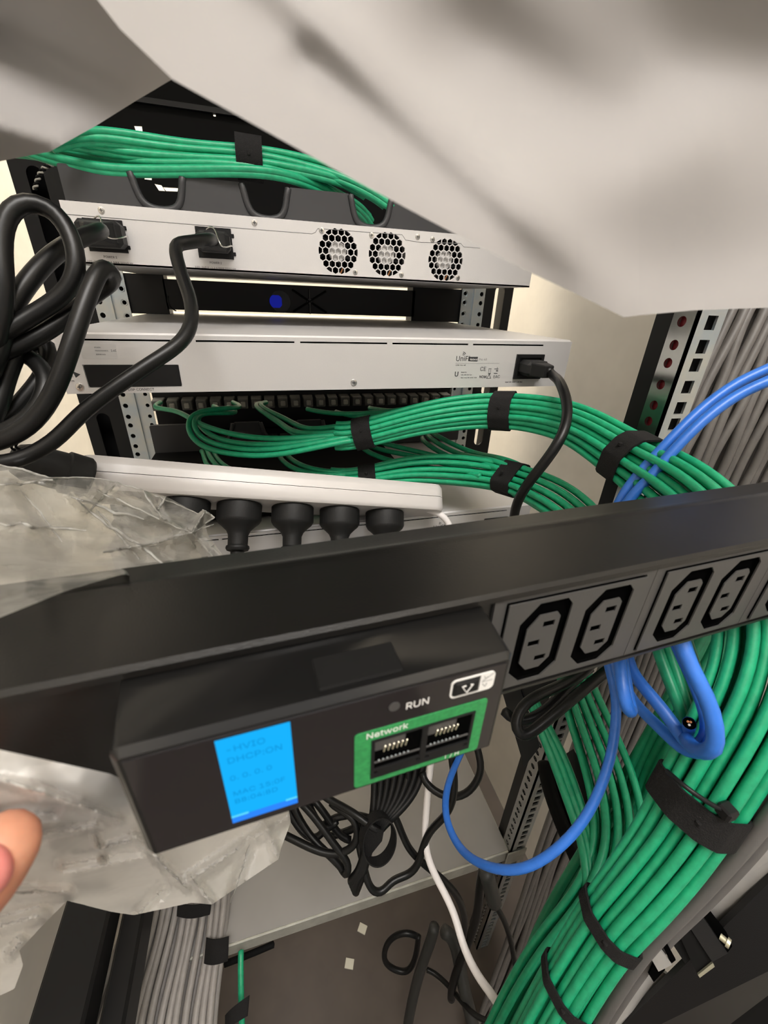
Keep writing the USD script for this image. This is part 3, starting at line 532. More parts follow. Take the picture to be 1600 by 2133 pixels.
# grey cables bottom left
GH = 'grey cables at the bottom left'
for row in range(2):
    for k in range(15):
        w = math.sin(k * 1.7 + row)
        xs = 268 + 14.2 * k + 2 * w + 5 * row; xe = 196 + 17.5 * k + 3 * w + 7 * row
        cable('network_cable', [(xs + 25 - k * 1.5, 1790, 565 + 10 * row), (xs, 1900, 540 + 10 * row), ((xs * .6 + xe * .4) + 2 * w, 1990, 515 + 10 * row), (xe, 2110, 480 + 10 * row), (xe - 18 + k * 1.2, 2210, 455 + 10 * row)], 4.2, 'pale_gray_cable', 'pale grey network cable in the flat bundle at the bottom left', group=GH, run=(120, 350))
def band(name, label, quad, z0, z1):
    P = [dep(*q, z) for q, z in quad]; t = thing(name, label, 'cable strap', np.mean(P, axis=0)); a, b, c, d = map(np.array, P); n = np.cross(b - a, d - a); n /= np.linalg.norm(n); n *= -np.sign(n @ (a - CAM))
    S = 8; V = []; 
    for off in (0, -1.6):
        for i in range(S + 1):
            u = i / S; bow = n * (6 * math.sin(math.pi * u) - 5 + off)
            V += [a * (1 - u) + b * u + bow, d * (1 - u) + c * u + bow]
    m = trimesh.Trimesh(V).convex_hull if False else None
    Fc = []; M_ = 2 * (S + 1)
    for i in range(S):
        A = 2 * i; Fc += [(A, A + 2, A + 3), (A, A + 3, A + 1), (M_ + A, M_ + A + 3, M_ + A + 2), (M_ + A, M_ + A + 1, M_ + A + 3), (A, M_ + A, M_ + A + 2), (A, M_ + A + 2, A + 2), (A + 1, A + 3, M_ + A + 3), (A + 1, M_ + A + 3, M_ + A + 1)]
    Fc += [(0, 1, M_ + 1), (0, M_ + 1, M_), (2 * S, M_ + 2 * S, M_ + 2 * S + 1), (2 * S, M_ + 2 * S + 1, 2 * S + 1)]
    m = trimesh.Trimesh(V, Fc, process=False); trimesh.repair.fix_normals(m); part('band', m, 'velcro', t, None, 40)
band('cable_strap', 'black strap on the grey cables under the clear bag', [((366, 1886), 524), ((437, 1884), 524), ((433, 1911), 520), ((364, 1914), 520)], 0, 0)
band('cable_strap', 'black strap on the grey cables at the corner of the grey shelf', [((426, 1958), 512), ((473, 1955), 512), ((471, 2007), 502), ((421, 2012), 502)], 0, 0)
band('cable_strap', 'black strap with a loose curved end on the lowest part of the grey cables', [((462, 2118), 476), ((512, 2076), 476), ((508, 2120), 468), ((462, 2150), 468)], 0, 0)
cable('network_cable', [(502, 1980, 530), (502, 2060, 510), (506, 2180, 490)], 3.6, 'green_cable', 'single green cable beside the grey cables at the bottom left', run=(0, 300))

# blue cables
B = 'blue_cable'
cable('network_cable', [(1700, 720, 235), (1600, 768, 238), (1530, 802, 242), (1455, 858, 246), (1385, 928, 250), (1330, 988, 255), (1290, 1046, 258), (1262, 1140, 262), (1255, 1280, 268), (1268, 1385, 270), (1282, 1450, 266), (1280, 1530, 260), (1262, 1610, 254), (1222, 1698, 250), (1170, 1760, 250), (1110, 1801, 256), (1055, 1812, 268), (1000, 1798, 290), (956, 1762, 320), (932, 1710, 345), (929, 1660, 365), (942, 1610, 385), (962, 1565, 400), (985, 1500, 415)], 3.0, B, 'long blue network cable hanging in a wide curve in front of the grey shelf', run=(220, 0))
cable('network_cable', [(1700, 745, 228), (1600, 794, 230), (1540, 822, 234), (1470, 872, 238), (1400, 942, 242), (1345, 1004, 246), (1305, 1050, 250), (1280, 1140, 250), (1285, 1300, 232), (1300, 1400, 215), (1310, 1460, 208), (1314, 1480, 205), (1306, 1470, 201), (1294, 1410, 205), (1285, 1330, 215)], 3.1, B, 'blue network cable ending in a narrow hanging loop under the sockets', run=(220, 0))
cable('network_cable', [(1700, 752, 243), (1600, 781, 244), (1500, 832, 246), (1400, 922, 250), (1320, 1012, 256), (1300, 1130, 258), (1305, 1280, 235), (1312, 1385, 222), (1350, 1442, 212), (1400, 1505, 202), (1432, 1547, 196), (1458, 1552, 190), (1474, 1525, 188), (1468, 1475, 190), (1440, 1405, 198), (1412, 1345, 205), (1395, 1270, 212)], 3.2, B, 'blue network cable forming the rear turn of the hanging coil', run=(220, 0))
cable('network_cable', [(1285, 1370, 250), (1322, 1462, 232), (1370, 1512, 215), (1420, 1557, 202), (1455, 1566, 192), (1483, 1545, 182), (1482, 1490, 178), (1455, 1420, 182), (1425, 1340, 190), (1410, 1260, 198)], 3.0, B, 'blue network cable forming the middle turn of the hanging coil')
cable('network_cable', [(1405, 1260, 180), (1418, 1335, 174), (1445, 1400, 170), (1474, 1460, 167), (1490, 1520, 166), (1486, 1556, 168), (1466, 1566, 174), (1445, 1558, 182), (1430, 1540, 190)], 3.2, B, 'light blue network cable forming the front turn of the hanging coil')
cut = thing('cut_cable_end', 'cut blue cable end showing its inner wires inside the blue coil', 'cable', dep(1436, 1506, 186))
part('jacket', tube(path([(1424, 1560, 215), (1432, 1530, 202), (1436, 1506, 186)], n=12), 2.7, 14, False), B, cut, None, True)
part('core', tube(path([(1433, 1525, 200), (1436, 1506, 187.5)], n=4), 2.4, 14), 'void', cut, 'dark cut core')
for dx, dy in ((-3, -3), (3, -2), (0, 4)): part('wire', tube(path([(1436 + dx, 1506 + dy, 189), (1436 + dx, 1506 + dy, 185.5)], n=3), .55, 6), 'copper' if dx else 'print_white', cut)

# ------------------------------------------------------------------ left coil of heavy cords
for pts, lb in (([(-40, 760, 236), (-2, 690, 232), (8, 600, 228), (4, 520, 226), (16, 452, 226), (58, 424, 230), (108, 440, 236), (144, 486, 240), (158, 540, 242), (150, 585, 243), (120, 622, 243), (70, 655, 240), (25, 682, 236), (-40, 712, 232)], 'thick black cord making the large upright loop at the left edge'),
                ([(-40, 760, 238), (20, 728, 242), (80, 700, 247), (140, 660, 254), (195, 615, 262), (228, 590, 262), (232, 570, 254), (216, 560, 246), (194, 590, 240), (166, 665, 236), (138, 750, 234), (112, 815, 234), (78, 868, 234), (35, 903, 232), (-40, 930, 230)], 'thick black cord folded back in front of the left rail'),
                ([(-30, 770, 258), (40, 735, 262), (90, 715, 266), (100, 735, 266), (92, 775, 262), (62, 818, 258), (20, 862, 254), (-40, 900, 250)], 'black cord in the inner left coil, furthest back'),
                ([(60, 690, 252), (30, 745, 248), (10, 800, 246), (-5, 850, 244), (-40, 900, 242)], 'black cord in the inner left coil, running straight down'),
                ([(20, 738, 254), (62, 745, 254), (90, 775, 252), (95, 805, 250), (80, 845, 247), (45, 880, 244), (-30, 912, 240)], 'black cord in the inner left coil, curving round at the right')):
    cable('power_cable', pts, 4.9, 'cord_black', lb, 'power cord', k=14)
twist_ = thing('twist_tie', 'thin black twist tie on the cords at the left edge', 'cable tie', dep(30, 925, 238))
part('wire', tube(path([(22, 905, 236), (30, 918, 236), (24, 930, 236), (32, 938, 237)], n=16), .7, 6), 'black_matte', twist_)
part('wire', tube(path([(34, 904, 236), (40, 917, 236), (33, 928, 236), (42, 936, 237)], n=16), .7, 6), 'black_matte', twist_)
pg = thing('power_plug', 'large round black plug at the left end of the white power strip', 'plug', dep(90, 960, 285))
ax = dep(165, 985, 300) - dep(20, 945, 270)
part('plug_body', lathe([(0, 6), (3, 10), (9, 13), (30, 14), (31, 15.5), (44, 15.5), (46, 14)], dep(20, 952, 275), ax, 28), 'plug_black', pg, None, 35)
tw = thing('twisted_wire', 'thin twisted black and white wire at the upper left post', 'wire', dep(100, 350, 420))
for s in (0, math.pi):
    P = path([(72, 395, 425), (80, 370, 425), (92, 350, 425), (110, 342, 425), (135, 345, 430)], n=60); Tt, N, Bn = frames(P); a = np.linspace(0, 40, 60) + s
    part('strand', tube(P + 1.3 * (np.cos(a)[:, None] * N + np.sin(a)[:, None] * Bn), 1.0, 6), 'black_matte' if s == 0 else 'jack_pale', tw, None, True)

# ------------------------------------------------------------------ white power strip with plugs
p0, p1 = dep(150, 1014, 312), dep(931, 1062, 424); e1 = (p1 - p0) / np.linalg.norm(p1 - p0); LEN = np.linalg.norm(p1 - p0)
nrm = RC.T @ np.array([0.05, 0.975, -0.20]); nrm -= e1 * (nrm @ e1); nrm /= np.linalg.norm(nrm); e3 = np.cross(nrm, e1); p0 = p0 - e3 * 30
strip = thing('power_strip', 'white multi socket power strip with black plugs pushed into it', 'power strip', (p0 + p1) / 2 - nrm * 15)
def sl(a, b, c): return p0 + e1 * a + e3 * b + nrm * c      # along, across, towards the sockets
prof_ = Polygon([(-29, -36), (22, -36), (28, -32), (30, -26), (30, -2), (27, 1), (-29, 1)]).buffer(1).buffer(2).buffer(-2)
def strip_solid(prof_b0, prof_b1, c0, c1, rd=11):
    P = sbox(0, prof_b0, LEN, prof_b1).buffer(-rd).buffer(rd, 8); m = ext(P, c1 - c0); return frame(m, sl(0, 0, c0), e1, e3, nrm)
part('lower_shell', trimesh.Trimesh(np.vstack([strip_solid(-30, 30, -13.5, -3).vertices, strip_solid(-27, 27, -1, 0).vertices])).convex_hull, 'white_plastic', strip, None, 25)
part('upper_shell', trimesh.Trimesh(np.vstack([strip_solid(-30, 30, -20, -14).vertices, strip_solid(-29.5, 29.5, -24, -23).vertices, strip_solid(-26, 26, -28, -27).vertices])).convex_hull, 'white_plastic', strip, None, 25)
part('strip_cord', tube(spline([sl(LEN - 14, 14, -3), dep(925, 1078, 437), dep(938, 1100, 440), dep(950, 1150, 442), dep(950, 1300, 440), dep(912, 1500, 425), dep(895, 1610, 420), dep(888, 1690, 418), dep(886, 1745, 416), dep(895, 1795, 412), dep(918, 1845, 408), dep(946, 1905, 398), dep(966, 1970, 384), dep(998, 2035, 365), dep(1030, 2080, 350), dep(1062, 2135, 335), dep(1090, 2190, 325)]), 3.5, 12), 'white_cord', strip, 'white power cord of the strip', True)
plug_px = [(388, 1058), (498, 1064), (609, 1070), (708, 1077), (801, 1081)]
for i, (px, py) in enumerate(plug_px):
    d = ray(px, py); u = min(range(400), key=lambda q: abs(proj(sl(q, 4, 9))[0] - px)); o = sl(u, 4, 0)
    r0 = 19.0
    t = thing('power_plug', ['black round plug under the clear bag, leftmost on the white power strip', 'black round plug on the white power strip, nearest the tip of the clear bag', 'black round plug in the middle of the white power strip', 'black round plug on the white power strip, second from its right end', 'black round plug at the right end of the white power strip'][i], 'plug', o)
    part('plug_body', lathe([(0.2, r0), (1.2, r0 + .8), (15, r0 + .6), (18, r0 - 1), (21, r0 - 4.5), (25, 10.5), (29, 8.8), (38, 8.6), (39, 10), (41, 10.3), (43, 9.2), (44, 6.2)], o, nrm, 36), 'plug_black', t, None, 30)
    part('strain_relief', [lathe([(k_, 5.0), (k_, 6), (k_ + 2.2, 5.9), (k_ + 2.2, 5.0)], o, nrm, 18) for k_ in (44.5, 48, 51.5)] + [lathe([(43, 4.6), (56, 4.4)], o, nrm, 16)], 'plug_black', t)
    e_ = o + nrm * 55; s_ = [(620, 1720), (655, 1700), (790, 1640), (820, 1640), (850, 1625)][i]
    part('cord', tube(spline([o + nrm * 52, e_ + nrm * 25 + [0, 0, -20], dep(px + (s_[0] - px) * .35, 1350, 425), dep(*s_, 425), dep(s_[0] * .6 + 770 * .4, s_[1] * .5 + 860, 425)]), 3.6, 10), 'cord_black', t, None, True)

# ------------------------------------------------------------------ shelf with a heap of black cords
shelf = thing('rack_shelf', 'plain light grey metal rack shelf with a folded front edge', 'shelf', (0, 0, -740))
part('shelf_top', cbox((-232, -120, -713.5), (219, 262, -712), .4), 'shelf_gray', shelf)
part('front_lip', cbox((-232, -123, -738), (219, -120, -711.5), 1), 'shelf_edge', shelf)
part('side_lip', [cbox((217, -120, -735), (220, 260, -713), .5), cbox((-233, -120, -735), (-230, 260, -713), .5)], 'shelf_edge', shelf)
part('ear', cbox((214, -128, -738), (246, -126, -706), .4), 'shelf_edge', shelf)
single('rubber_strip', tube(path([(468, 2008, 560), (520, 1988, 566), (570, 1967, 572)], n=8), 4, 8), 'black_matte', 'black strip under the front edge of the grey shelf', 'strip', None, True)
heap = [([(590, 1738, 415), (650, 1767, 410), (700, 1778, 408), (733, 1764, 408), (744, 1738, 408), (736, 1708, 410), (712, 1688, 414), (690, 1672, 420)], 'black cord in the heap that runs left under the clear bag'),
        ([(612, 1680, 425), (645, 1738, 420), (672, 1768, 416), (700, 1795, 414), (722, 1822, 414)], 'straight black cord at the left of the heap'),
        ([(630, 1675, 418), (672, 1725, 412), (702, 1766, 408), (724, 1800, 406), (722, 1820, 408), (712, 1810, 416), (690, 1780, 422)], 'black cord in the heap doubled back in a tight bend'),
        ([(655, 1668, 428), (688, 1712, 425), (708, 1738, 424), (730, 1750, 424)], 'short black cord crossing behind the heap'),
        ([(672, 1655, 412), (700, 1673, 408), (735, 1693, 402), (765, 1715, 398), (790, 1730, 398)], 'black cord running under the round strap from the upper left'),
        ([(670, 1725, 428), (698, 1704, 428), (735, 1698, 428), (770, 1705, 426)], 'black cord lying level behind the heap'),
        ([(684, 1742, 430), (716, 1734, 430), (745, 1722, 428), (775, 1710, 426)], 'black cord lying level low in the heap'),
        ([(742, 1700, 420), (748, 1760, 414), (757, 1800, 410), (766, 1835, 408), (780, 1856, 408), (797, 1855, 410), (818, 1836, 414), (848, 1822, 418), (868, 1803, 418), (880, 1770, 416), (898, 1730, 410), (928, 1697, 402), (945, 1655, 396), (944, 1600, 396), (930, 1500, 400)], 'black cord that leaves the heap in a long wave to the right'),
        ([(815, 1690, 425), (832, 1722, 424), (852, 1766, 424), (884, 1800, 426), (925, 1835, 430), (955, 1872, 440), (968, 1920, 455), (960, 1965, 470)], 'black cord that slants over the front edge of the shelf'),
        ([(880, 1610, 420), (895, 1638, 415), (930, 1658, 410), (965, 1655, 406), (990, 1632, 404), (1001, 1600, 404), (996, 1565, 408), (985, 1500, 415)], 'black cord making a round loop under the right end of the display')]
for pts, lb in heap: cable('power_cable', pts, 3.6, 'cord_black', lb, 'power cord', k=12)
for k in range(8):
    d = k * 12
    cable('power_cable', [(778 + d * 1.25, 1560, 432), (780 + d * 1.1, 1630, 424), (778 + d * .75, 1680, 416), (772 + d * .32, 1722, 410), (760 + d * .12, 1770, 408), (745 + d * .15, 1815, 408), (733 + d * .22, 1848 - abs(k - 3) * 6, 410), (735 + d * .2, 1858 - abs(k - 3) * 6, 416)], 3.6, 'cord_black', 'black cord gathered in the heap below the display', 'power cord', 'cords gathered below the display', 12)
rs = thing('cable_strap', 'round open loop of black strap around the heap of cords on the grey shelf', 'cable strap', dep(788, 1745, 395))
c_ = dep(787, 1746, 398); vx = RC.T @ np.array([.93, .2, .3]); vy = RC.T @ np.array([-.1, .98, -.15]); vz = np.cross(vx, vy); vz /= np.linalg.norm(vz)
V = []; K = 40; Fc = []
for rr, w_ in ((16.5, -7), (17.6, -7), (17.6, 7), (16.5, 7)):
    for j in range(K):
        a = 2 * math.pi * j / K; V.append(c_ + vx * (rr * .98 * math.cos(a)) + vy * (rr * 1.22 * math.sin(a)) + vz * w_)
for a in range(4):
    for j in range(K): b2 = (a + 1) % 4; j2 = (j + 1) % K; Fc += [(a * K + j, a * K + j2, b2 * K + j2), (a * K + j, b2 * K + j2, b2 * K + j)]
m = trimesh.Trimesh(V, Fc, process=False); trimesh.repair.fix_normals(m); part('band', m, 'velcro', rs, None, 40)
part('band_end', trimesh.Trimesh([dep(x, y, z) for x, y, z in ((755, 1722, 395), (800, 1730, 394), (796, 1752, 394), (765, 1790, 396), (748, 1760, 397), (755, 1722, 398), (800, 1730, 397), (796, 1752, 397), (765, 1790, 399), (748, 1760, 400))]).convex_hull, 'velcro', rs)
for px, py, r_, lb in ((755, 1935, .6, 'small square cream plastic chip on the brown floor, nearer the shelf'), (728, 2008, .75, 'small square cream plastic chip on the brown floor, further from the shelf')):
    p = at(px, py, 'z', -FLOOR); mm = cbox((-7, -8, 0), (7, 8, 3), .5); a = math.pi * r_ / 2; mm.vertices = mm.vertices @ np.array([[math.cos(a), math.sin(a), 0], [-math.sin(a), math.cos(a), 0], [0, 0, 1]]) + p
    single('plastic_chip', mm, 'chip_white', lb, 'plastic chip', 'chips on the floor')
# dim cords and straps low on the right
for pts, r_, lb in (([(868, 1950, 600), (835, 1945, 600), (808, 1965, 605), (802, 2000, 610), (820, 2018, 612), (848, 2022, 610), (868, 1980, 604), (872, 1950, 600)], 4, 'dark cord lying in a D shaped loop on the floor'),
                    ([(905, 1930, 560), (890, 1980, 570), (870, 2040, 580), (850, 2133, 590), (845, 2180, 600)], 7, 'dark flat cord running down from the loop on the floor'),
                    ([(925, 1940, 540), (950, 1975, 540), (965, 2050, 530), (985, 2133, 520), (990, 2180, 515)], 8, 'dark grey sleeve of cords beside the white cord'),
                    ([(890, 2020, 560), (940, 2060, 540), (985, 2110, 510), (1020, 2128, 500), (1060, 2120, 480), (1075, 2060, 470), (1070, 1990, 460), (1055, 1930, 455), (1035, 1890, 450), (1010, 1840, 450)], 3, 'thin dark cord with a glint hanging right of the white cord'),
                    ([(1010, 1800, 470), (1000, 1850, 480), (990, 1920, 500), (960, 2000, 520), (940, 2080, 540)], 5, 'dark cord behind the white cord'),
                    ([(1012, 1815, 440), (1022, 1850, 445), (1030, 1880, 450)], 8, 'black plug end hanging below the shelf corner'),
                    ([(1300, 1370, 330), (1255, 1405, 325), (1190, 1458, 318), (1120, 1515, 312), (1088, 1530, 310), (1076, 1512, 312), (1092, 1470, 318), (1140, 1440, 325), (1200, 1410, 335), (1240, 1370, 345)], 4.2, 'black cord making a flat loop under the outlets of the power bar'),
                    ([(1230, 1390, 345), (1180, 1435, 340), (1135, 1480, 334), (1090, 1500, 332), (1050, 1480, 335)], 4.2, 'black cord above the flat loop under the outlets')):
    cable('power_cable', pts, r_, 'cord_black' if r_ < 6 else 'sleeve_gray', lb, 'power cord', k=12)
def quad_plate(q, th):
    P = [dep(*a) for a in q]; n = np.cross(P[1] - P[0], P[3] - P[0]); n /= np.linalg.norm(n); n *= np.sign(n @ (P[0] - CAM))
    return trimesh.Trimesh(np.vstack([P, np.array(P) + n * th])).convex_hull
brk = thing('cable_bracket', 'black steel bracket on the right hand zinc rail under the power bar', 'bracket', dep(1085, 1480, 360))
part('arm', quad_plate([(1040, 1420, 372), (1075, 1410, 366), (1125, 1555, 366), (1092, 1598, 372)], 3), 'black_steel', brk); part('arm', quad_plate([(1060, 1440, 374), (1180, 1400, 352), (1186, 1425, 352), (1078, 1478, 374)], 3), 'black_steel', brk)
ring = thing('cable_ring', 'black moulded cable ring hanging behind the thin green strand', 'cable ring', dep(1180, 1640, 400))
part('ring_plate', trimesh.Trimesh([dep(*q) for q in ((1130, 1600, 420), (1195, 1560, 400), (1235, 1640, 395), (1215, 1780, 405), (1190, 1790, 412), (1130, 1600, 428), (1195, 1560, 408), (1215, 1780, 413))]).convex_hull, 'black_plastic', ring)
part('ring_rim', tube(path([(1135, 1590, 412), (1150, 1660, 408), (1180, 1740, 404), (1205, 1800, 404)], n=14), 7, 10), 'black_matte', ring, None, True)

# ------------------------------------------------------------------ grey upright tray with heavy cables, lower right
tray = thing('cable_tray', 'light grey upright metal tray with a punched tab at the lower right', 'cable tray', dep(1430, 1930, 240))
def lerp4(a, b, t): return tuple(np.array(a) * (1 - t) + np.array(b) * t)
tl, tr, bl, br = (1690, 1560, 190), (1740, 1705, 196), (1180, 2190, 304), (1246, 2186, 308)
def tr_pt(u, v): return np.array(lerp4(lerp4(tl, tr, u), lerp4(bl, br, u), v))
for a, b in ((0, .585), (.69, 1.2)): part('tray_plate', quad_plate([tr_pt(0, a), tr_pt(1, a), tr_pt(1, b), tr_pt(0, b)], 2), 'tray_gray', tray)
part('tray_plate', quad_plate([tr_pt(0, .58), tr_pt(.45, .58), tr_pt(.45, .7), tr_pt(0, .7)], 2), 'tray_gray', tray)
t_ = part('tray_tab', quad_plate([(1340, 1968, 236), (1362, 1962, 234), (1400, 2010, 238), (1372, 2024, 241)], 2), 'tray_gray', tray, 'raised punched tab')
part('tab_slot', quad_plate([(1378, 1964, 236), (1386, 1960, 235), (1408, 2000, 238), (1398, 2008, 239)], 1), 'void', t_); part('tab_slot', quad_plate([(1352, 2030, 243), (1368, 1996, 240), (1386, 2020, 242), (1362, 2046, 245)], 1), 'void', t_)
br_ = thing('bracket', 'black steel bracket with a pale screw crossing the grey tray', 'bracket', dep(1470, 1960, 230))
part('bracket_plate', quad_plate([(1425, 1914, 232), (1450, 1890, 229), (1516, 1986, 233), (1484, 2004, 236)], 2.5), 'black_plastic', br_)
part('bracket_plate', quad_plate([(1407, 1930, 236), (1424, 1916, 234), (1485, 2004, 238), (1454, 2033, 242)], 2), 'black_matte', br_)
part('bracket_plate', quad_plate([(1388, 1946, 240), (1405, 1931, 238), (1440, 1996, 243), (1428, 2008, 245)], 1.5), 'black_matte', br_)
part('bracket_slot', quad_plate([(1450, 1889, 235), (1461, 1874, 234), (1531, 1964, 236), (1516, 1984, 238)], 1), 'void', br_)
part('bracket_edge', quad_plate([(1454, 2031, 240), (1485, 2006, 236), (1489, 2014, 236), (1458, 2037, 240)], 1), 'zinc_yellow', br_)
so = dep(1500, 1950, 232); part('screw', lathe([(0, 1.7), (3, 1.7), (3, 2.7), (4.6, 2.5)], so, RC.T @ np.array([.62, .25, -.75]), 20), 'zinc_yellow', br_)
dr = thing('rack_rear_frame', 'black steel rear frame of the rack in the lower right corner', 'rack frame', dep(1540, 2060, 250))
part('frame_bar', quad_plate([tr_pt(1.0, -.1) + [0, 0, 3], (1790, 1930, 205), (1420, 2210, 305), tr_pt(1, 1.05) + [0, 0, 3]], 4), 'black_steel', dr)
part('frame_panel', quad_plate([(1780, 1850, 215), (1850, 2040, 230), (1500, 2330, 330), (1390, 2210, 320)], 4), 'black_matte', dr)
for d, r_, z in ((0, 3.3, 0), (27, 2.9, 6), (-36, 3.3, 10)):
    cable('data_cable', [(1720 + d, 1510, 176 + z), (1632 + d, 1660, 184 + z), (1556 + d, 1760, 196 + z), (1492 + d, 1832, 208 + z), (1425 + d * .9, 1903, 222 + z), (1360 + d * .8, 1970, 236 + z), (1308 + d * .7, 2040, 250 + z), (1258 + d * .6, 2120, 268 + z), (1210 + d * .5, 2200, 285 + z)], r_, 'slate_cable', {0: 'slate grey cable lying on the upright grey tray', 27: 'slate grey cable on the outer side of the upright grey tray', -36: 'slate grey cable tucked between the green bundle and the grey tray'}[d], k=14, run=(200, 300))

# ------------------------------------------------------------------ black power bar held across the view
PM = np.array([[0.99846325, 0.00453027, 0.05523236], [0.05518018, 0.01093119, -0.99841657], [-0.00512686, 0.99992999, 0.01066441]]); PO = np.array([1.2136, -294.1129, -63.5349])
def pl(mesh): mesh = mesh.copy(); mesh.vertices = PO + mesh.vertices @ PM.T; return mesh       # (along, up, towards the viewer) -> scene
def plv(u, v, w): return PO + PM @ np.array([u, v, w], float)
def ppx(px, py, w=0.0):
    d = PM.T @ ray(px, py); o = PM.T @ (CAM - PO); return (o + (w - o[2]) / d[2] * d)[:2]
def uv(poly, w0, t): return pl(frame(ext(poly, t), (0, 0, w0), (1, 0, 0), (0, 1, 0), (0, 0, 1)))
pdu = thing('power_bar', 'long black power bar with a lit blue display and black sockets, nearest the viewer', 'power bar', plv(0, -22, -20))
U0, U1 = -185.0, 290.0
prof = Polygon([(-42, -20.5), (-40.5, -21.5), (-2, -21.5), (0, -20.6), (0, -19.4), (-1.6, -19.1), (-1.6, 19.0), (0, 19.4), (0, 21.2), (-1.0, 22.3), (-27.8, 22.3), (-29.4, 22.9), (-31.2, 22.9), (-33.4, 22.2), (-41.2, 21.6), (-42, 20.8)])
hs = ext(prof, U1 - U0); hs = frame(hs, (0, 0, 0), (0, 0, 1), (0, 1, 0), (-1, 0, 0)); hs.vertices[:, 0] = U0 + (hs.vertices[:, 0] - hs.vertices[:, 0].min())
part('housing', pl(hs), 'pdu_black', pdu, None, 30)
C13_O = Polygon([(-8.6, -14.8), (2.4, -14.8), (8.6, -9.0), (8.6, 13.0), (6.4, 14.9), (-3.2, 14.9), (-8.9, 6.0), (-8.9, -8.6)])
def octo(sc, cx=-1.6):
    p = Polygon([(-8.9, -10.0), (-4.2, -14.9), (3.6, -14.9), (8.4, -10.2), (8.4, 12.4), (6.2, 14.8), (-3.4, 14.8), (-8.9, 8.4)]); return affinity.translate(affinity.scale(p, sc * 1.05, sc * 1.07), cx, 0).buffer(-.6).buffer(.6)
outlets = [0.0, 24.24]
for mi, mu in enumerate((0.0, 60.87, 121.74, 182.6)):
    fr_ = sbox(mu - 20.4, -19.0, mu + 40.2, 19.0); pm_ = sbox(mu - 16.0, -17.3, mu + 36.0, 17.3)
    mod = part('outlet_module', uv(fr_.difference(pm_.buffer(.45)), -1.6, 1.0), 'outlet_gray', pdu)
    face = pm_.buffer(-.5).buffer(.5)
    for ou in outlets: face = face.difference(affinity.translate(octo(1.0), mu + ou, 0))
    part('socket_plate', uv(face, -.2, .5), 'outlet_gray', mod); part('well_wall_shade', uv(face, -1.5, 1.3), 'void', mod)  # lower layer painted near-black for the shade inside the wells
    part('socket_well_shade', uv(pm_.buffer(-1), -1.55, .15), 'void', mod)  # flat near-black sheet, painted shade in place of real well depth
    for ou in outlets:
        lug = affinity.translate(affinity.scale(octo(1.0), .63, .70), mu + ou - .1, 0)
        for sx_, sz_ in ((0, 7), (-4, 0), (0, -7)): lug = lug.difference(sbox(mu + ou + sx_ - 2.1, sz_ - 1.15, mu + ou + sx_ + 2.1, sz_ + 1.15))
        part('socket_core', uv(lug, -.15, .4), 'outlet_gray', mod)
# display module
WB = 17.0; BU0, BU1, BV0, BV1 = -111.6, -25.8, -17.2, 18.4
body = sbox(BU0, BV0, BU1, BV1).buffer(-2).buffer(2)
dm = part('display_module', trimesh.Trimesh(np.vstack([uv(sbox(BU0 - .6, BV0 - .8, BU1 + .6, BV1 + .6), -1.5, 1).vertices, uv(body, WB - 3, 1.4).vertices, uv(body.buffer(-1.4), WB - .6, .4).vertices])).convex_hull, 'module_black', pdu, None, 30)
def bp_(px, py): return ppx(px, py, WB + .3)
part('front_plate', uv(body.buffer(-2.2), WB - .4, .5), 'screen_frame', dm)
nt = [ppx(595, 1372, 10)[0], ppx(795, 1330, 10)[0]]
part('finger_recess', pl(cbox((-73.0, BV1 - 1.5, 5), (-53.5, BV1 + .75, WB - 2.8), .4)), 'black_matte', dm)
sc = np.array([bp_(*q) for q in ((443, 1545), (488, 1715), (621, 1671), (604, 1507))]); su0, su1, sv0, sv1 = sc[:2, 0].mean(), sc[2:, 0].mean(), sc[1:3, 1].mean(), sc[[0, 3], 1].mean()
scr = part('screen', uv(sbox(su0, sv0, su1, sv1), WB + .1, .15), 'screen_blue', dm, 'bright cyan lit display')
sh = sv1 - sv0; tx = lambda t, u, v, h: uvt(t, u, v, h, WB + .27)
def uvt(t, u, v, h, w): return pl(frame(text_mesh(t, h, .05), (u, v, w), (1, 0, 0), (0, 1, 0), (0, 0, 1)))
part('screen_lettering', [tx('-HVIO', su0 + 1.4, sv1 - 4.2, 1.75), tx('DHCP:ON', su0 + 1.4, sv1 - 7.6, 1.75), tx('0. 0. 0. 0', su0 + 1.2, sv1 - 13.2, 1.5), tx('MAC 15:0F', su0 + 1.2, sv1 - 18.6, 1.5), tx('B8:04:8D', su0 + 1.2, sv1 - 21.4, 1.5)], 'screen_text', scr, 'faint darker lettering')
part('status_bar', uv(sbox(su0, sv0, su1, sv0 + 2.2), WB + .26, .05), 'screen_bar', scr, 'deeper blue bar along the bottom of the display')
part('status_mark', [uv(sbox(su0, sv0 + 2.1, su0 + 3.6, sv0 + 2.7), WB + .32, .05), uv(sbox(su1 - 2.6, sv0 + 2.1, su1, sv0 + 2.7), WB + .32, .05)], 'screen_light', scr, 'pale dashes')
gr = np.array([bp_(*q) for q in ((740, 1530), (737, 1645), (990, 1560), (1021, 1455))]); gu0, gu1, gv0, gv1 = gr[:2, 0].mean(), gr[2:, 0].mean(), gr[1:3, 1].mean(), gr[[0, 3], 1].mean()
pr_ = np.array([bp_(*q) for q in ((772, 1543), (773, 1620), (975, 1557), (990, 1480))]); pu0, pu1, pv0, pv1 = pr_[:2, 0].mean(), pr_[2:, 0].mean(), pr_[1:3, 1].mean(), pr_[[0, 3], 1].mean()
gl = part('port_label', uv(sbox(gu0, gv0, gu1, gv1).buffer(-1).buffer(1).difference(sbox(pu0, pv0, pu1, pv1)), WB + .1, .2), 'label_green', dm, 'green printed frame around the ports')
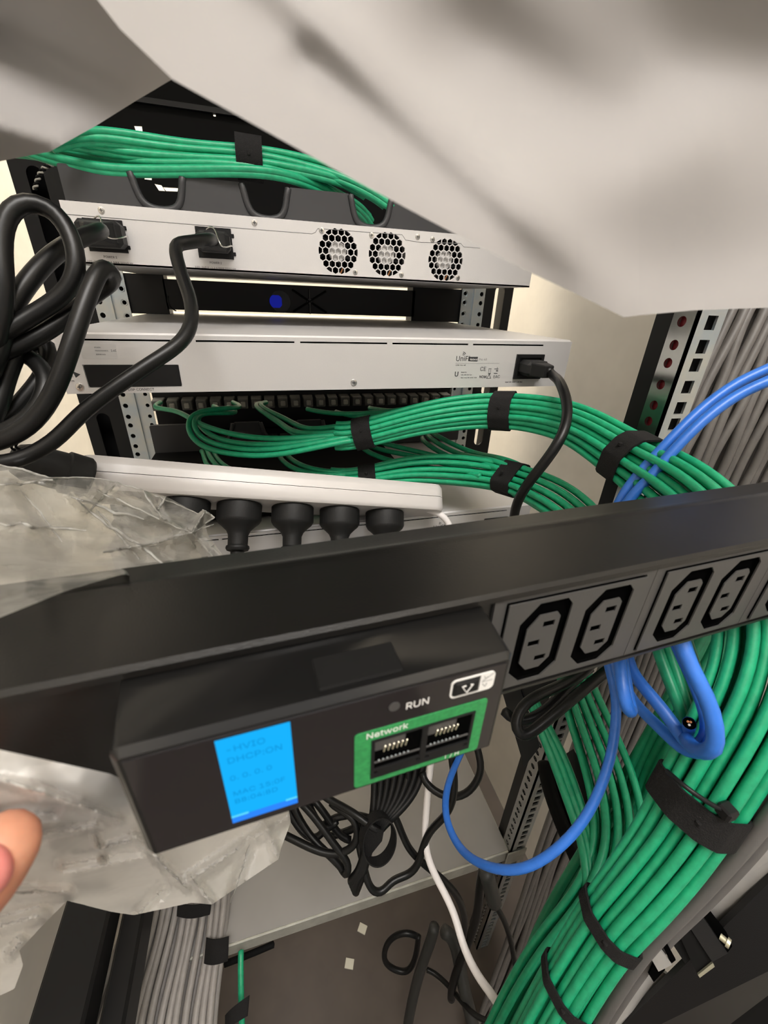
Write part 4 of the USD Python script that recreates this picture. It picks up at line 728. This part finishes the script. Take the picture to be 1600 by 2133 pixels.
part('label_lettering', [uvt('Network', gu0 + 2.6, pv1 + .9, 1.9, WB + .31), uvt('T / H', pu1 - 7.2, gv0 + .45, 1.5, WB + .31)], 'print_white', gl, 'white printed words')
np_ = part('network_ports', uv(sbox(pu0, pv0, pu1, pv1), WB + .02, .1), 'void', dm, 'double network port')
um = (pu0 + pu1) / 2
part('port_frame', [uv(sbox(pu0, pv0, pu1, pv1).difference(unary_union([sbox(a_ + .8, pv0 + 3.4, b_ - .8, pv1 - .6) for a_, b_ in ((pu0, um), (um, pu1))])).difference(unary_union([sbox(a_ + .5, pv0 + 1.6, a_ + 1.6, pv0 + 2.6) for a_ in (pu0 + .3, um - 2.2, um + .3, pu1 - 2.4)])), WB + .08, .5)], 'black_plastic', np_)
for a_, b_ in ((pu0, um), (um, pu1)):
    part('port_tongue', [pl(cbox((a_ + .8, pv1 - 4.4, WB + .1), (b_ - 1.2 - (b_ - a_) * .28, pv1 - .6, WB + .35), .1)), pl(cbox((a_ + .8, pv0 + 5.4, WB + .1), (b_ - .8, pv0 + 6.0, WB + .4), .1))], 'outlet_gray', np_)
    for k in range(6): u_ = a_ + 3.2 + k * (b_ - a_ - 7.0) / 6; part('contact', pl(tube([(u_, pv1 - 5.2, WB + .35), (u_ + .25, pv1 - 2.9, WB + .6)], .22, 6)), 'gold', np_)
    for k in range(8): u_ = a_ + 2.0 + k * (b_ - a_ - 5.0) / 8; part('contact_tip', pl(cbox((u_ - .22, pv0 + 6.2, WB + .3), (u_ + .22, pv0 + 6.8, WB + .6), .1)), 'zinc', np_)
rl = bp_(845, 1473); part('run_lettering', uvt('RUN', rl[0], rl[1] - 1.1, 2.1, WB + .12), 'print_white', dm)
le = bp_(822, 1473); part('status_lamp', uv(Point(*le).buffer(1.35, 12), WB + .1, .2), 'outlet_gray', dm, 'unlit round status lamp')
bt = np.array([bp_(*q) for q in ((937, 1420), (940, 1458), (1028, 1430), (1032, 1398))]); bu0, bu1, bv0, bv1 = bt[:2, 0].mean(), bt[2:, 0].mean(), bt[1:3, 1].mean(), bt[[0, 3], 1].mean()
bpoly = sbox(bu0, bv0, bu1, bv1).buffer(-1.4).buffer(1.4, 8); bm = bu0 + (bu1 - bu0) * .66
btn = part('button_frame', uv(bpoly.difference(bpoly.buffer(-.45).intersection(sbox(bu0, bv0, bm, bv1))), WB + .1, .22), 'print_white', dm, 'white printed button surround')
bk = part('button', trimesh.Trimesh(np.vstack([uv(bpoly.buffer(-.6).intersection(sbox(bu0, bv0, bm - .1, bv1)), WB + .1, .2).vertices, uv(bpoly.buffer(-1.3).intersection(sbox(bu0, bv0, bm - .8, bv1)), WB + .6, .2).vertices])).convex_hull, 'black_plastic', dm)
cu, cv_ = (bu0 + bm) / 2 + .3, (bv0 + bv1) / 2
part('button_mark', pl(tube(np.array([(cu - .5, cv_ + 1.05, WB + .85), (cu - 1.5, cv_ + 1.0, WB + .85), (cu - .1, cv_ - 1.4, WB + .85), (cu + 1.4, cv_ + 1.0, WB + .85), (cu + .7, cv_ + 1.05, WB + .85)]), .16, 5)), 'print_white', bk, 'white triangle mark')
part('button_symbol', [pl(tube(np.array([(bm + .7, cv_ + .5, WB + .33), (bu1 - .6, cv_ + 2.3, WB + .33)]), .1, 5)), pl(tube(np.array([(bm + .5, cv_ + .2, WB + .33), (bu1 - .6, cv_ + .2, WB + .33)]), .1, 5)), pl(tube(np.array([(bm + .8, cv_ - .5, WB + .33), (bm + 1.6, cv_ - 1.6, WB + .33), (bm + 2.0, cv_ - .6, WB + .33)]), .12, 5)), pl(tube(np.array([(bm + 1.0, cv_ + 2.0, WB + .33), (bm + 1.4, cv_ + 1.0, WB + .33), (bm + 2.0, cv_ + 1.6, WB + .33)]), .12, 5))], 'ink_gray', btn)

# ------------------------------------------------------------------ clear crumpled bag
def crumple(px, py, seed, amp, s):
    P = np.c_[px / s * .55 + py / s * .25, py / s * 1.2, np.full(len(px), seed * 3.7)]; out = 0
    for o, w_ in ((1, 1.0), (2.1, .5), (4.3, .16)): out = out + w_ * np.abs(noise(P * o + o * 1.3, seed + int(o * 3)) - .5) * 2
    return amp * (out - .7)
LAST = []
def folds(cr, parent, r0, seed):      # the film doubled up along each crease
    pts, Z = LAST; g = np.random.default_rng(seed); x0, y0 = pts.min(0); x1, y1 = pts.max(0)
    for ax_, ay_, bx_, by_, w_, h_ in cr:
        n = 14; u = np.linspace(0, 1, n); L_ = np.hypot(bx_ - ax_, by_ - ay_); off = np.cumsum(g.normal(0, L_ * .012, n)); off -= np.linspace(off[0], off[-1], n)
        X = ax_ + (bx_ - ax_) * u - (by_ - ay_) / L_ * off; Y = ay_ + (by_ - ay_) * u + (bx_ - ax_) / L_ * off
        P = [dep(x, y, Z[np.argmin((pts[:, 0] - x) ** 2 + (pts[:, 1] - y) ** 2)] - .5) for x, y in zip(X, Y)]
        part('fold', tube(P, r0 * g.uniform(.6, 1.3) * (.25 + np.sin(np.pi * np.linspace(.08, .92, n)) ** .6), 6), 'film_fold', parent, None, True)
def orient(p, tri):      # drops slivers along the border and turns every triangle the same way
    a = np.cross(p[tri[:, 1]] - p[tri[:, 0]], p[tri[:, 2]] - p[tri[:, 0]]); tri = tri[np.abs(a) > 2.0]; a = a[np.abs(a) > 2.0]; tri = tri.copy()
    tri[a > 0] = tri[a > 0][:, ::-1]; return tri
def sheet(outline, ctrl, seed, amp, s, gap=9, creases=()):
    from scipy.spatial import Delaunay
    poly = Polygon(outline).buffer(0); g = np.random.default_rng(seed); x0, y0, x1, y1 = poly.bounds; pts = []
    for y in np.arange(y0, y1, gap):
        for x in np.arange(x0, x1, gap):
            q_ = (x + g.uniform(-.35, .35) * gap, y + g.uniform(-.35, .35) * gap)
            if poly.buffer(-gap * .4).contains(Point(q_)): pts.append(q_)
    L = poly.exterior.length; pts += [tuple(poly.exterior.interpolate(t).coords[0]) for t in np.arange(0, L, gap * .8)]
    pts = np.array(pts) + g.uniform(-.35, .35, (len(pts), 2)); c = np.array(ctrl, float); zf = RBFInterpolator(c[:, :2] / 300, c[:, 2], smoothing=.02, kernel='linear')
    Z = zf(pts / 300) + crumple(pts[:, 0], pts[:, 1], seed, amp, s)
    for ax_, ay_, bx_, by_, w_, h_ in creases:
        d = np.array([bx_ - ax_, by_ - ay_], float); L_ = np.linalg.norm(d); d /= L_; rel = pts - [ax_, ay_]; t = np.clip(rel @ d, 0, L_); Z += h_ * np.maximum(0, 1 - np.linalg.norm(rel - t[:, None] * d, axis=1) / (w_ * .75)) * 1.5
    LAST[:] = [pts, Z]
    tri = Delaunay(pts).simplices; keep = [poly.buffer(.5).contains(Point(pts[t].mean(0))) for t in tri]; tri = tri[np.array(keep)]
    V = np.array([dep(a, b, z) for (a, b), z in zip(pts, Z)])
    tri = orient(pts, tri)
    return trimesh.Trimesh(V, tri, process=False)
bag = thing('plastic_bag', 'clear crumpled plastic bag around the left end of the black power bar', 'plastic bag', dep(120, 1500, 130))
CR1 = [(200, 1020, 400, 1110, 26, -9), (150, 1035, 300, 1082, 18, -6), (400, 1110, 330, 1130, 16, -8), (330, 1130, 215, 1150, 20, -6), (400, 1110, 455, 1175, 20, -10), (400, 1110, 425, 1068, 16, -8), (160, 1040, 340, 1175, 24, -9), (205, 1065, 290, 1165, 20, 7), (0, 1090, 180, 1105, 30, -6), (40, 1020, 130, 1130, 34, 8), (180, 1070, 240, 1010, 16, 6), (300, 1025, 340, 1080, 16, -7), (0, 1010, 110, 1000, 20, -6), (330, 1060, 345, 1035, 12, -6)]
CR2 = [(40, 1000, 130, 1150, 30, 10), (130, 1020, 360, 1160, 26, -10), (0, 1100, 330, 1140, 24, -8), (0, 1180, 300, 1210, 30, 8), (250, 1040, 300, 1200, 22, 8)]
CR3 = [(0, 1625, 90, 1650, 24, -4), (90, 1650, 250, 1710, 18, -5), (80, 1740, 200, 1722, 14, -6), (210, 1770, 280, 1745, 14, -6), (200, 1735, 215, 1790, 12, 6), (280, 1740, 330, 1790, 14, -7), (330, 1790, 390, 1850, 16, -8), (600, 1700, 400, 1830, 24, -9), (580, 1790, 555, 1720, 18, -8), (400, 1830, 440, 1880, 18, -8), (290, 1900, 340, 1850, 20, 8), (130, 1800, 290, 1770, 24, 6), (0, 1860, 140, 1860, 26, -7), (0, 1930, 90, 1905, 26, -7), (20, 1990, 45, 1960, 18, -6), (480, 1880, 520, 1760, 22, 8), (0, 1700, 110, 1690, 30, 6)]
CR4 = [(60, 1650, 300, 1830, 30, 10), (250, 1700, 420, 1850, 24, -10), (590, 1730, 300, 1880, 26, -9), (60, 1800, 260, 1830, 26, -8), (430, 1740, 520, 1800, 22, 8)]
up_out = [(-60, 955), (0, 968), (100, 994), (160, 996), (210, 997), (300, 1022), (350, 1036), (412, 1070), (422, 1062), (447, 1078), (428, 1090), (432, 1112), (470, 1165), (470, 1230), (380, 1240), (300, 1206), (258, 1196), (200, 1212), (130, 1233), (60, 1262), (0, 1286), (-60, 1306)]
part('film', sheet(up_out, [(0, 970, 190), (440, 1080, 250), (470, 1180, 215), (380, 1240, 150), (258, 1196, 108), (130, 1233, 94), (0, 1286, 82), (-60, 1306, 78), (60, 1200, 100), (200, 1160, 140), (330, 1160, 185), (100, 1120, 165), (200, 1080, 212)], 3, 7, 170, 6, CR1), 'bag_film', bag, None, 28); folds(CR1 + [(100, 994, 210, 997, 1, 1), (210, 997, 300, 1022, 1, 1), (300, 1022, 412, 1070, 1, 1), (447, 1078, 428, 1090, 1, 1), (422, 1062, 447, 1078, 1, 1), (0, 968, 100, 994, 1, 1), (400, 1110, 445, 1092, 1, 1)], bag, .5, 1)
up2 = [(-60, 990), (60, 1000), (190, 1020), (300, 1045), (380, 1100), (400, 1130), (440, 1190), (300, 1240), (-60, 1290)]
part('film', sheet(up2, [(0, 990, 215), (380, 1100, 262), (440, 1190, 240), (0, 1280, 160), (200, 1240, 205)], 8, 8, 140, 7, CR2), 'bag_film', bag, None, 28)
lo_out = [(-60, 1548), (0, 1562), (110, 1586), (230, 1612), (330, 1660), (480, 1700), (600, 1680), (606, 1712), (585, 1768), (580, 1790), (520, 1830), (442, 1884), (400, 1880), (280, 1906), (235, 1900), (140, 1876), (95, 1920), (40, 1980), (48, 2010), (30, 2060), (-60, 2100)]
part('film', sheet(lo_out, [(0, 1560, 74), (110, 1586, 80), (230, 1612, 89), (60, 1650, 76), (150, 1650, 84), (210, 1660, 90), (100, 1720, 90), (330, 1700, 114), (600, 1700, 215), (580, 1790, 210), (440, 1884, 190), (280, 1906, 175), (140, 1876, 150), (40, 1980, 150), (-60, 2090, 150)], 5, 4, 180, 6, CR3), 'bag_film_milky', bag, None, 50); folds(CR3[::3], bag, .2, 2)
lo2 = [(-60, 1600), (60, 1640), (250, 1690), (420, 1730), (590, 1720), (560, 1790), (430, 1860), (290, 1890), (150, 1860), (40, 1960), (-60, 2060)]
part('film', sheet(lo2, [(0, 1600, 120), (250, 1690, 142), (590, 1720, 232), (430, 1860, 215), (290, 1890, 200), (150, 1860, 178), (0, 2000, 180)], 11, 7, 150, 7, CR4), 'bag_film', bag, None, 28)

# ------------------------------------------------------------------ white foam wrap close overhead
fs = thing('foam_sheet', 'large white translucent wrapping sheet hanging overhead in front of the rack', 'packing sheet', dep(900, 300, 100))
def soft_sheet(outline, ctrl, bumps, top=-480, nv=48, step=16):
    o = np.array(outline, float); xs = np.unique(np.r_[o[:, 0], np.arange(o[0, 0], o[-1, 0], step)]); xs = xs[np.r_[True, np.diff(xs) > 1.5]]; ye = np.interp(xs, o[:, 0], o[:, 1])
    pts = np.array([(x, top + v * (y - top)) for x, y in zip(xs, ye) for v in np.linspace(0, 1, nv)])
    c = np.array(ctrl, float); Z = RBFInterpolator(c[:, :2] / 300, c[:, 2], smoothing=.01, kernel='thin_plate_spline')(pts / 300)
    for (ax_, ay_, bx_, by_, w_, h_) in bumps:      # soft fold along a segment
        d = np.array([bx_ - ax_, by_ - ay_], float); L = np.linalg.norm(d); d /= L; rel = pts - [ax_, ay_]; t = np.clip(rel @ d, 0, L); Z += h_ * np.exp(-(np.linalg.norm(rel - t[:, None] * d, axis=1) / w_) ** 2)
    q = np.arange((len(xs) - 1) * nv).reshape(-1, nv)[:, :-1].ravel()
    tri = np.vstack([np.c_[q, q + 1, q + nv + 1], np.c_[q, q + nv + 1, q + nv]])
    return trimesh.Trimesh([dep(a, b, z) for (a, b), z in zip(pts, Z)], tri, process=False)
main_out = [(-60, -470), (120, -155), (180, -30), (250, 60), (360, 166), (480, 232), (620, 310), (740, 376), (900, 462), (1080, 556), (1200, 612), (1300, 661), (1330, 657), (1450, 646), (1600, 641), (1760, 638), (2050, 640)]
part('wrap', soft_sheet(main_out, [(120, -160, 78), (360, 166, 62), (740, 376, 66), (1080, 556, 82), (1310, 660, 104), (1600, 640, 112), (1760, 640, 116), (2050, 640, 124), (2050, -160, 100), (2050, -480, 92), (900, -480, 74), (-60, -480, 74), (1760, -160, 92), (900, -160, 78), (1300, 250, 104), (900, 150, 82), (1650, 250, 112)],
     [(560, -60, 1300, 640, 62, -4.2), (640, 140, 1180, 590, 55, 2.2), (1000, 120, 1250, 260, 110, 4), (1150, 420, 1450, 300, 130, -6), (1450, 120, 1700, 60, 140, 4), (1500, 560, 1750, 480, 100, 3), (980, 60, 1330, 560, 120, 3.0)]), 'foam', fs, None, True)
flap_out = [(-420, 360), (-140, 345), (0, 336), (30, 330), (104, 316), (128, 302), (200, 262), (280, 212), (362, 163), (400, 100), (420, -155), (430, -470)]
part('flap', soft_sheet(flap_out, [(-140, 340, 128), (30, 330, 138), (128, 302, 140), (362, 163, 126), (0, 0, 118), (420, -160, 100), (-140, -160, 108), (-420, 360, 122), (-420, -480, 92), (430, -480, 90)], [(-60, 250, 120, 300, 60, -9), (0, 60, 250, 180, 90, 8)]), 'foam', fs, 'folded corner of the sheet', True)

# ------------------------------------------------------------------ hand that holds the bag (only the thumb tip is in view)
person = thing('person', 'bare thumb tip at the left edge gripping the clear bag', 'person', dep(-60, 1850, 72))
tip = dep(2, 1768, 74); kn = dep(-150, 1935, 78); bs = dep(-460, 2130, 84)
js = [(tip, 6.0), (dep(-50, 1826, 75), 7.6), (kn, 8.2), (bs, 10.0)]
parts_ = hull_chain(js)
palm0 = bs + RC.T @ np.array([-28, -4, 10.0]); wr = bs + RC.T @ np.array([-75, 25, 16.0])
parts_ += hull_chain([(bs, 12), (wr, 20)]) + hull_chain([(palm0, 13), (wr, 20)]) + hull_chain([(wr, 21), (wr + RC.T @ np.array([-120, 60, -10.0]), 26)])
for k, ln in enumerate((36, 42, 39, 30)):
    a0 = palm0 + RC.T @ np.array([-8.0, -22 + 15.0 * k, 18.0]); a1 = a0 + RC.T @ np.array([4, -3, ln * .6]); a2 = a1 + RC.T @ np.array([9, 1, ln * .28]); a3 = a2 + RC.T @ np.array([9, 2, -4.0])
    parts_ += hull_chain([(wr, 13), (a0, 9.0), (a1, 8.2), (a2, 7.6), (a3, 7.0)])
hand = m3.Manifold.batch_boolean(parts_, m3.OpType.Add).refine_to_length(3.0).to_mesh()
hm = trimesh.Trimesh(hand.vert_properties[:, :3], hand.tri_verts); trimesh.smoothing.filter_taubin(hm, iterations=12)
part('hand', hm, 'skin', person, None, True)
tdir = (tip - kn) / np.linalg.norm(tip - kn); tocam = CAM - tip; tocam -= tdir * (tocam @ tdir); tocam /= np.linalg.norm(tocam); sd = np.cross(tdir, tocam)
nm = trimesh.creation.icosphere(3, 1.0); nm.vertices = tip + tdir * 0.2 + tocam * 4.2 + nm.vertices[:, [0]] * tdir * 6.0 + nm.vertices[:, [1]] * sd * 5.0 + nm.vertices[:, [2]] * tocam * 3.2
part('thumb_nail', nm, 'nail', person, None, True)
